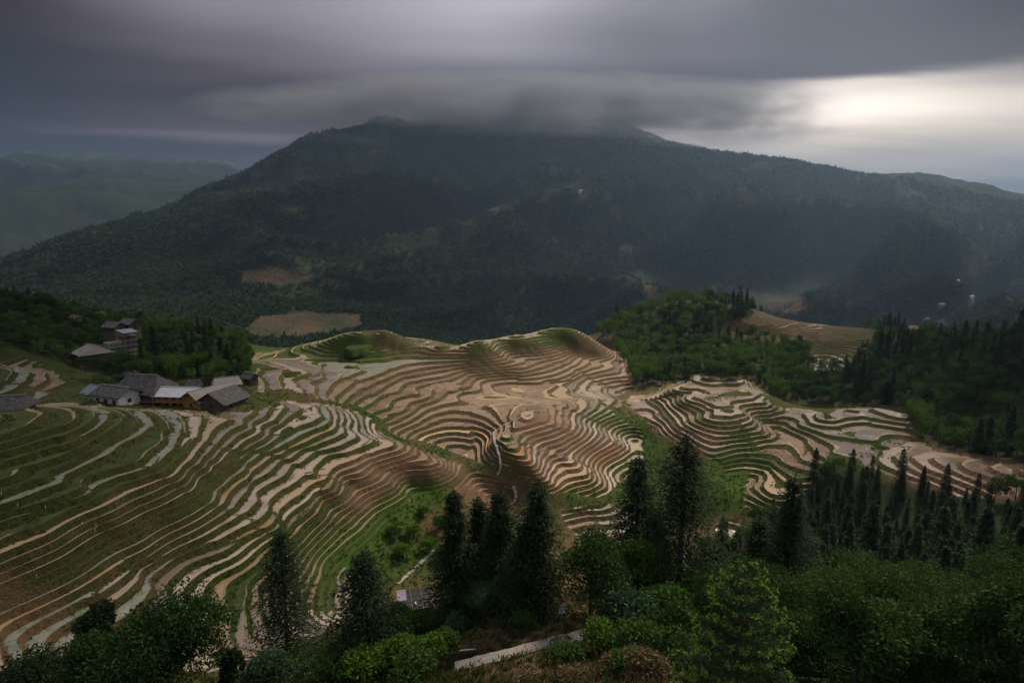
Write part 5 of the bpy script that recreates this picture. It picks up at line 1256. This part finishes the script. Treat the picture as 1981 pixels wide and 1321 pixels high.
# unfinished concrete block: open floors
def concrete_block(px, py, Y, yaw):
    kx, kz = ray(px, py); o = link('concrete_block', None, None, (float(kx) * Y, Y, float(kz) * Y), math.radians(yaw), .8); w, d, fh = 15., 8., 2.75
    b = MB(); b.box(-w / 2 + .5, w / 2 - .5, -d / 2 + 1.6, d / 2, -6, fh * 4 - .05); b.build('wall', M['concrete'], o)
    for k in range(6):
        x0 = -w / 2 if k < 4 else .6
        s = MB(); s.box(x0, w / 2, -d / 2, d / 2 - .003 * k, fh * (k - .0) - .14, fh * k + .10); s.build('floor_slab', M['concrete'], o)
        if k in (1, 2, 3, 4):
            r = MB(); r.box(x0, w / 2, -d / 2 + .02, -d / 2 + .1, fh * k + .95, fh * k + 1.03)
            for q in np.linspace(x0, w / 2, 11): r.box(q - .03, q + .03, -d / 2 + .03, -d / 2 + .09, fh * k + .10, fh * k + .95)
            r.build('railing', M['concrete'], o)
    for q in np.linspace(-w / 2 + .2, w / 2 - .2, 6):
        c = MB(); c.box(q - .15, q + .15, -d / 2 + .3, -d / 2 + .6, -6, fh * (3 if q < .5 else 5) - .15); c.build('column', M['concrete'], o)
    u = MB(); u.box(1.2, w / 2 - .5, -d / 2 + 1.8, d / 2 - .1, fh * 4, fh * 5 - .15); u.build('upper_wall', M['wood'], o)
    for k in range(4):
        for q in np.linspace(-w / 2 + 1.7, w / 2 - 1.7, 5):
            wn = MB(); wn.box(q - .7, q + .7, -d / 2 + 1.52, -d / 2 + 1.62, fh * k + .7, fh * k + 2.1); f_ = wn.build('window', M['white'], o)
            pn = MB(); pn.box(q - .55, q + .55, -d / 2 + 1.48, -d / 2 + 1.55, fh * k + .85, fh * k + 1.95); pn.build('pane', M['pane'], f_)
    r = MB(); r.slab((.2, -d / 2 - .6, fh * 5.75), (w / 2 + .8, -d / 2 - .6, fh * 5.75), (w / 2 + .8, d / 2 + .5, fh * 6.15), (.2, d / 2 + .5, fh * 6.15), .12); r.build('roof', M['bluesheet'], o)
    p = MB()
    for q in (.6, w / 4, w / 2 - .2):
        for yy in (-d / 2 + .3, d / 2 - .4): p.box(q - .08, q + .08, yy - .08, yy + .08, fh * 5, fh * 5.72)
    p.build('posts', M['wood'], o)
    s = MB(); s.box(3.5, w / 2 + .02, -d / 2 - .06, -d / 2 - .01, fh * 3 + .1, fh * 3 + .8); s.build('blue_sheet', M['tarp'], o)
    return tag(o, 'unfinished concrete block with open floors on the left hill', 'building', UG)
concrete_block(236, 697, YU + 8, 56)
# scattered small houses far away
far_h = [(1047,405,1750,'lone pale hut of the mountain hamlet, left end'),(1063,404,1760,'brown hut of the mountain hamlet, second from its left end'),(1100,390,1830,'brown hut of the mountain hamlet above the cleared field'),(1122,386,1840,'topmost hut of the mountain hamlet'),
         (1700,640,1260,'pale house at the left end of the valley town'),(1735,643,1250,'house in the valley town under the terraced strip'),(1790,645,1240,'grey house in the middle of the valley town'),(1815,640,1250,'tall pale house in the valley town'),(1840,636,1270,'valley town house below the pale field'),
         (1870,630,1290,'brown valley town house'),(1900,626,1300,'white valley town house'),(1935,628,1290,'valley town house near the right edge'),(1965,640,1240,'rightmost white house of the valley town'),(940,636,900,'dark hut in the trees just above the far terraces')]
for i, (px, py, Y, lb) in enumerate(far_h):
    kx, kz = ray(px, py); x = float(kx) * Y; z = float(mountain(np.array([x]), np.array([Y]))[0])
    o = link('far_house', None, None, (x, Y, z), math.radians(RN.uniform(-40, 40))); w_, d_, h_ = RN.uniform(9, 14), 8., RN.uniform(5, 8)
    b = MB(); b.box(-w_ / 2, w_ / 2, -d_ / 2, d_ / 2, -6, h_); b.build('wall', M[('white', 'concrete', 'wood')[i % 3]], o)
    r = MB(); r.slab((-w_ / 2 - 1, -d_ / 2 - 1, h_ - .4), (w_ / 2 + 1, -d_ / 2 - 1, h_ - .4), (w_ / 2 + 1, 0, h_ + 2.4), (-w_ / 2 - 1, 0, h_ + 2.4), .3); r.slab((w_ / 2 + 1, d_ / 2 + 1, h_ - .4), (-w_ / 2 - 1, d_ / 2 + 1, h_ - .4), (-w_ / 2 - 1, 0, h_ + 2.4), (w_ / 2 + 1, 0, h_ + 2.4), .3)
    r.build('roof', M[('slate', 'tin', 'tiles')[i % 3]], o); tag(o, lb, 'house', 'far houses across the valley')
# ------------------------------------------------------------------ shed, paths, small things
def shade_shed():
    (x, y, z), _ = spot(806, 1180); o = link('shed', None, None, (x, y, z), math.radians(16)); w, d = 6.8, 4.6
    r = MB(); r.slab((-w / 2, -d / 2, 1.5), (w / 2, -d / 2, 1.5), (w / 2, d / 2, 3.3), (-w / 2, d / 2, 3.3), .06); r.build('net_roof', M['net'], o)
    p = MB(); p.slab((-w / 2 - .3, -.2, 2.46), (-w / 2 + 1.5, -.2, 2.46), (-w / 2 + 1.5, d / 2 - .1, 3.34), (-w / 2 - .3, d / 2 - .1, 3.34), .04); p.build('purple_sheet', M['purple'], o)
    for q in np.linspace(-w / 2 + .2, w / 2 - .2, 4):
        b = MB(); b.rod((q, -d / 2 - .2, 1.47), (q, d / 2 + .2, 3.46), .05); b.build('rafter_pole', M['bamboo'], o)
    for t_ in (.12, .4, .65, .9):
        b = MB(); b.rod((-w / 2 - .2, -d / 2 + d * t_, 1.58 + 1.8 * t_), (w / 2 + .2, -d / 2 + d * t_, 1.58 + 1.8 * t_), .035); b.build('cross_pole', M['bamboo'], o)
    for sx in (-1, 0, 1):
        for sy in (-1, 1):
            b = MB(); b.rod((sx * (w / 2 - .2), sy * (d / 2 - .1), -.8), (sx * (w / 2 - .2), sy * (d / 2 - .1), 1.5 if sy < 0 else 3.2), .06); b.build('post', M['bamboo'], o)
    s = MB(); s.box(-w / 2 + .1, w / 2 - .1, -d / 2 + .05, -d / 2 + .08, -.3, 1.42); s.build('front_net', M['net'], o)
    s = MB(); s.box(-.35, -.18, -d / 2 + .6, -d / 2 + 1.5, 2.15, 2.2); s.build('batten', M['tin_white'], o)
    tag(o, 'lean-to shed roofed with black shade net and poles', 'shed')
shade_shed()
def ribbon(name, pts, width, mat, lift, step=.5, kind='structure', kerb=.12, jitter=0.):
    P = [np.array(at_pix(*p)[:2]) for p in pts]; q = []
    for a, b in zip(P[:-1], P[1:]):
        n = max(2, int(np.linalg.norm(b - a) / step)); q += [a + (b - a) * t_ for t_ in np.linspace(0, 1, n, endpoint=False)]
    q.append(P[-1]); q = np.array(q)
    for _ in range(6): q[1:-1] = (q[:-2] + 2 * q[1:-1] + q[2:]) / 4
    d = unit(np.c_[np.gradient(q, axis=0), np.zeros(len(q))])[:, :2]; nrm = np.stack([-d[:, 1], d[:, 0]], 1)
    wv = width / 2 * (1 + jitter * RN.normal(0, 1, (len(q), 1))); Lf, Rt = q + nrm * wv, q - nrm * wv
    z = np.maximum(np.maximum(ground(*q.T), ground(*Lf.T)), ground(*Rt.T)); zs = z.copy()
    for _ in range(8): zs[1:-1] = (zs[:-2] + 2 * zs[1:-1] + zs[2:]) / 4
    z = np.maximum(z, zs) + lift
    v = np.concatenate([np.c_[Lf, z], np.c_[Rt, z], np.c_[Lf, z - kerb * 6], np.c_[Rt, z - kerb * 6]]); n = len(q); f = []
    for i in range(n - 1): f += [(i, n + i, n + i + 1, i + 1), (i, i + 1, 2 * n + i + 1, 2 * n + i), (n + i + 1, n + i, 3 * n + i, 3 * n + i + 1)]
    o = link(name, fast_mesh(name, v, np.array(f), (M[mat],))); tag(o, kind=kind); return o
ribbon('path', [(880,1300),(925,1288),(1000,1266),(1030,1255),(1080,1244),(1135,1231)], 1.15, 'path', .06, jitter=.05)
ribbon('path', [(842,1064),(822,1085),(795,1108),(770,1130)], .8, 'path', .1, jitter=.2)
ribbon('path', [(1034,791),(1020,803),(975,822),(955,836),(957,858),(966,880),(970,903),(962,922)], .7, 'path', .12, jitter=.2)
ribbon('path', [(993,945),(1001,957),(997,970),(985,978)], .8, 'path', .1, jitter=.1)
def cloth_bundle(px, py, H, lean, label, red=True, seed=1):
    (x, y, z), _ = spot(px, py); o = link('cloth_bundle', None, None, (x, y, z), .4); r = np.random.default_rng(seed)
    n, k = 14, 16; t = np.linspace(0, 1, n); th = np.arange(k) / k * 2 * math.pi; rad = (.30 * (1 - t) ** .7 + .10) * H / 1.3
    v = []
    for i in range(n):
        q = rad[i] * (1 + .28 * r.normal(size=k) * (1 - .5 * t[i])); v.append(np.stack([np.cos(th) * q * .8 + lean * t[i] * H, np.sin(th) * q * .7, np.full(k, t[i] * H)], 1))
    v = np.concatenate(v); f = [(i * k + j, i * k + (j + 1) % k, (i + 1) * k + (j + 1) % k, (i + 1) * k + j) for i in range(n - 1) for j in range(k)]
    link('cloth', fast_mesh('cloth', v, np.array(f), (M['cloth'],)), o)
    if red:
        b = MB(); 
        for a in range(6): c_, s_ = math.cos(a * 1.05), math.sin(a * 1.05); b.box(lean * H + c_ * .09 - .06, lean * H + c_ * .09 + .06, s_ * .09 - .06, s_ * .09 + .06, H - .04 + .02 * (a % 3), H + .12 + .03 * (a % 2))
        b.build('red_top', M['red'], o)
        s = MB(); s.rod((0, 0, -.3), (lean * H, 0, H + .02), .03); s.build('stick', M['bamboo'], o)
    return tag(o, label, 'bundle')
cloth_bundle(1082, 1196, 1.7, .3, 'white mottled cloth bundle with a red top on the brown bank')
cloth_bundle(1121, 1240, .8, .3, 'white mottled rag heap at the upper end of the concrete path', False, 2)
def litter(px, py, label, seed):
    (x, y, z), _ = spot(px, py); b = MB(); r = np.random.default_rng(seed)
    for i in range(5): q = r.uniform(-.5, .5, 2); b.rod((q[0], q[1], .05), (q[0] + r.normal(0, .25), q[1] + r.normal(0, .15), r.uniform(.15, .4)), .05)
    o = b.build('plastic_scrap', M['tin_white']); o.location = (x, y, z); tag(o, label, 'scrap')
litter(1077, 1176, 'pale scraps lying just behind the mottled cloth bundle', 3)
litter(1150, 1170, 'pale scrap under the round dark green tree', 4)
# timber heap with blue barrel under the tallest fir
(x, y, z), _ = spot(1286, 1172)
o = link('timber_heap', None, None, (x, y, z), .1)
for i in range(9):
    b = MB(); a0 = RN.uniform(-2., 1.2); b.rod((a0, RN.uniform(-.8, .8), .1 + .1 * (i % 4)), (a0 + RN.uniform(1.2, 2.4), RN.uniform(-.8, .8), .15 + .22 * (i % 4)), .045); b.build('pole', M['bamboo'], o)
for q in (-1.6, .2, 1.9):
    b = MB(); b.rod((q, .9, -.5), (q + .1, .9, 1.7), .05); b.build('post', M['bamboo'], o)
b = MB(); b.rod((-2., .9, 1.25), (2.3, .9, 1.35), .045); b.build('rail', M['bamboo'], o)
b = MB(); b.box(-1.9, 1.4, -.6, .7, .02, .12); b.build('net_sheet', M['net'], o)
tag(o, 'heap of poles and black net below the tallest fir', 'timber')
v, f = tube([(-.45, 0, .32), (-.42, 0, .32), (.45, .05, .34), (.48, .05, .34)], [.02, .30, .30, .02], 14); bo = link('barrel', fast_mesh('barrel', v, f, (M['tarp'],), None, True), None, (x - .6, y - .7, z + .25)); tag(bo, 'blue plastic barrel lying on the timber heap', 'barrel')
# white water pipe on a post below the middle terraces
(x, y, z), _ = spot(1117, 966); o = link('water_pipe', None, None, (x, y, z))
b = MB(); b.rod((0, 0, -.4), (.35, 0, 3.), .09, 6); b.build('post', M['tin_white'], o); b = MB(); b.rod((.33, 0, 2.95), (7.5, .5, 3.6), .06, 6); b.build('pipe', M['slate'], o)
tag(o, 'thin white pipe on a post below the middle terraces', 'pipe')
(x, y, z), _ = spot(915, 1272); o = link('bench_rail', None, None, (x, y, z), .15)
b = MB(); b.box(-1.1, 1.1, -.04, .04, .62, .7); b.build('rail', M['tin_white'], o); b = MB(); b.box(.55, .68, -.06, .06, -.5, .85); b.build('post', M['wood'], o); tag(o, 'short white rail with a wooden post left of the path', 'railing')
# field stakes and sacks on the left terraces
for i, (px, py) in enumerate(((88,985),(33,972),(2,955),(158,1012),(183,1027),(185,1015),(70,1112))):
    (x, y, z), _ = spot(px, py); b = MB(); b.rod((0, 0, -.2), (.08, 0, .62), .05)
    so = b.build('field_stake', M['tin_white']); so.location = (x, y, z)
    tag(so, ('white stake on the dark left terraces, brightest of them', 'white stake near the left edge above the brightest one', 'white stake at the left picture edge', 'short white stake in the middle of the dark left terraces', 'lower white stake of the close pair', 'upper white stake of the close pair', 'white stake low on the left terraces')[i], 'stake', 'white stakes on the left terraces')
# mounds rising out of the ponds
def mound(name, px, py, wpx, hgt, green, label, top_soil=False, elong=1.):
    (x, y, z), _ = spot(px, py); R = wpx / 2 / FPX * math.hypot(y, z); n, k = 12, 40; v = []; cv = []
    for i in range(n):
        t = i / (n - 1); rr = R * (1 - .98 * t); zz = hgt * (1 - (1 - t) ** 2.6)
        for j in range(k):
            th = j / k * 6.2832; q = 1 + .10 * math.sin(3 * th + px) + .06 * math.sin(7 * th); X, Yq = math.cos(th) * rr * q, math.sin(th) * rr * q * elong
            v.append((X, Yq, zz + .30 * hgt * float(fbm(np.array(X / 1.6), np.array(Yq / 1.6), int(px), 3)) - (.25 if i else 3.5))); cv.append((green if (t < .2 or not top_soil) else .1, green * .35, 0, 1))
    f = [(i * k + j, i * k + (j + 1) % k, (i + 1) * k + (j + 1) % k, (i + 1) * k + j) for i in range(n - 1) for j in range(k)]
    f = np.array(f); me = fast_mesh(name, v, f, (M['land'], M['earth']), [1 if (top_soil and i // k > 1) else 0 for i in range(len(f))], True); me.attributes.new('cover', 'FLOAT_COLOR', 'POINT').data.foreach_set('color', np.array(cv, np.float32).ravel())
    o = link(name, me, None, (x, y, z)); return tag(o, label, 'mound')
mound('earth_mound', 850, 744, 92, 1.7, .25, 'flat-topped brown earth mound in the middle terraces', True, 1.2).location.z -= .9
mound('grass_mound', 564, 722, 38, 1.1, 1., 'small round grassy mound in the pond right of the village', False, 1.4)
mound('grass_mound', 692, 668, 50, .7, .75, 'grassy mound in the long pond on the far knoll', False, 1.8)
mound('grass_mound', 1368, 760, 16, .8, .3, 'tiny rocky islet in the round flooded knoll', False, 1.)
print('built things', time.time() - T0)
# ------------------------------------------------------------------ grass
def tuft(name, seed, n, h, mat):
    r = np.random.default_rng(seed); L = Leaves(); a = r.uniform(0, 6.28, n); d = unit(np.stack([np.cos(a) * .55, np.sin(a) * .55, np.ones(n)], 1)); c = r.normal(0, .12, (n, 3)) * np.array([1, 1, 0])
    L.quads(c, d, unit(np.cross(d, rvec(r, n))), h * r.uniform(.6, 1.3, n), .09); return L.mesh(name, M[mat])
rg = np.random.default_rng(88); ng_ = 105000
a = rg.uniform(math.radians(-44), math.radians(44), ng_); R = np.exp(rg.uniform(math.log(28), math.log(260), ng_)); gx_, gy_ = R * np.sin(a), R * np.cos(a)
hh = hnear(gx_, gy_); qx, qy = project(gx_, gy_, hh)
m = (qx > -20) & (qx < 2000) & (qy < 1380) & (poly_mask(WOODS, qx, qy, 5.) < .5)
gx_, gy_, hh, qx, qy = gx_[m], gy_[m], hh[m], qx[m], qy[m]
num = np.zeros((len(gx_), 2)); den_ = np.zeros(len(gx_))
for cpx, cpy, g1, g2 in COVER:
    wgt = 1. / ((qx - cpx) ** 2 + (1.6 * (qy - cpy)) ** 2 + 260.) ** 2; num[:, 0] += wgt * g1; num[:, 1] += wgt * g2; den_ += wgt
gr = num[:, 0] / den_; lu = num[:, 1] / den_
sT = terrace_strength(gx_, gy_, hh); dl = plots(gx_, gy_)[0] * np.clip((330 - np.hypot(gx_, gy_)) / 40, 0, 1); u_ = to_level(hh) + dl; f_ = u_ - np.floor(u_)
onbank = (f_ > .60) | (sT < .3)
m = onbank & (rg.random(len(gx_)) < np.clip(gr * 1.25 - .1, .05, 1)) & visible(gx_, gy_, hh, 1.)
gx_, gy_, gr, lu = gx_[m], gy_[m], gr[m], lu[m]; gz_ = ground(gx_, gy_)
kd = rg.random(len(gx_)) < np.clip(gr + .1, 0, .95)
for nm_, sel, mt, lb in (('grass', kd, 'grass', 'green grass tufts growing on the terrace banks and near slope'), ('dry_grass', ~kd, 'drygrass', 'dry brown grass tufts on the banks and near slope')):
    instancer(nm_, np.stack([gx_, gy_, gz_ - .05], 1)[sel], rg.uniform(0, 6.28, sel.sum()), rg.uniform(.6, 1.5, sel.sum()) * (.8 + .5 * lu[sel]), [tuft('tuft', 950 + i, 11, .42, mt) for i in range(3)], lb, 'grass')
print('grass', kd.sum(), (~kd).sum(), time.time() - T0)
# ------------------------------------------------------------------ clouds added out of view to shade both flanks of the valley
Ld = np.array([math.sin(SUN_AZ) * math.cos(SUN_EL), math.cos(SUN_AZ) * math.cos(SUN_EL), math.sin(SUN_EL)])
M['cloud'] = mat_plain('cloud', (.75, .75, .77), (.85, .85, .86), 1., .01, 0)
def cloud(tx_, ty_, rx, ry, label, seed):  # added sun blocker, offset towards the sun from the ground it shades
    zc = zmax + 95; c = np.array([tx_, ty_, -60.]) + Ld * ((zc + 60) / Ld[2]); n, k = 26, 64; v = []
    for i in range(n):
        ph = -math.pi / 2 + math.pi * i / (n - 1)
        for j in range(k):
            th = j / k * 2 * math.pi; q = 1 + .22 * math.sin(3 * th + seed) + .10 * math.sin(7 * th + 2 * seed)
            x, y = math.cos(th) * math.cos(ph) * rx * q, math.sin(th) * math.cos(ph) * ry * q
            v.append((x, y, math.sin(ph) * 60 + 22 * float(fbm(np.array(x / 60.), np.array(y / 60.), seed, 4)) * math.cos(ph)))
    f = [(i * k + j, i * k + (j + 1) % k, (i + 1) * k + (j + 1) % k, (i + 1) * k + j) for i in range(n - 1) for j in range(k)]
    o = link('cloud', fast_mesh('cloud', v, np.array(f), (M['cloud'],), None, True), None, tuple(c)); tag(o, label, 'cloud', kind='stuff')
cloud(-325, 160, 255, 330, 'unseen cloud added to shade the left flank of the valley', 3)
cloud(420, 210, 235, 380, 'unseen cloud added to shade the right flank of the valley', 5)
# ------------------------------------------------------------------ mist clinging to the summit
def mist(px, py, Y, rx, ry, rz, dens, label, seed):
    kx, kz = ray(px, py); c = (float(kx) * Y, Y, float(kz) * Y); n, k = 14, 28
    v = [(math.cos(j / k * 6.2832) * math.cos(-1.5708 + 3.14159 * i / (n - 1)), math.sin(j / k * 6.2832) * math.cos(-1.5708 + 3.14159 * i / (n - 1)), math.sin(-1.5708 + 3.14159 * i / (n - 1))) for i in range(n) for j in range(k)]
    f = [(i * k + j, i * k + (j + 1) % k, (i + 1) * k + (j + 1) % k, (i + 1) * k + j) for i in range(n - 1) for j in range(k)]
    m = bpy.data.materials.new('mist'); m.use_nodes = True; t = NT(m.node_tree); t.n.clear()
    tc_ = t('ShaderNodeTexCoord').outputs['Object']; ln = t('ShaderNodeVectorMath', operation='LENGTH'); t.link(tc_, ln.inputs[0])
    fo = t.math('SUBTRACT', 1.0, ln.outputs['Value'], clamp=True); nz = t.noise(stretch(t, tc_, (3.2, 2., 1.2)), 1.6, 4., .6, .5)
    d = t.math('MULTIPLY', t.math('MULTIPLY', fo, t.math('MULTIPLY', t.math('SUBTRACT', nz, .38), 4., clamp=True)), dens)
    pv = t('ShaderNodeVolumePrincipled'); pv.inputs['Color'].default_value = (.29, .305, .345, 1); pv.inputs['Anisotropy'].default_value = .3; t.link(d, pv.inputs['Density'])
    oo_ = t('ShaderNodeOutputMaterial'); t.link(pv.outputs[0], oo_.inputs['Volume'])
    o = link('mist', fast_mesh('mist', v, np.array(f), (m,)), None, c); o.scale = (rx, ry, rz); tag(o, label, 'mist', kind='stuff')
mist(1000, 206, 2540, 1350, 330, 118, .036, 'grey cloud lying on the mountain summit', 1)
mist(1400, 248, 2640, 520, 260, 85, .008, 'pale cloud trailing along the right shoulder of the ridge', 2)
mist(640, 283, 2380, 250, 120, 52, .018, 'small wisp of cloud on the left shoulder of the mountain', 3)
print('tris', sum(len(o.data.loop_triangles) or sum(p.loop_total - 2 for p in o.data.polygons) for o in col.objects if o.type == 'MESH' and len(o.modifiers) == 0 and o.data.users == 1))
print('done', time.time() - T0)
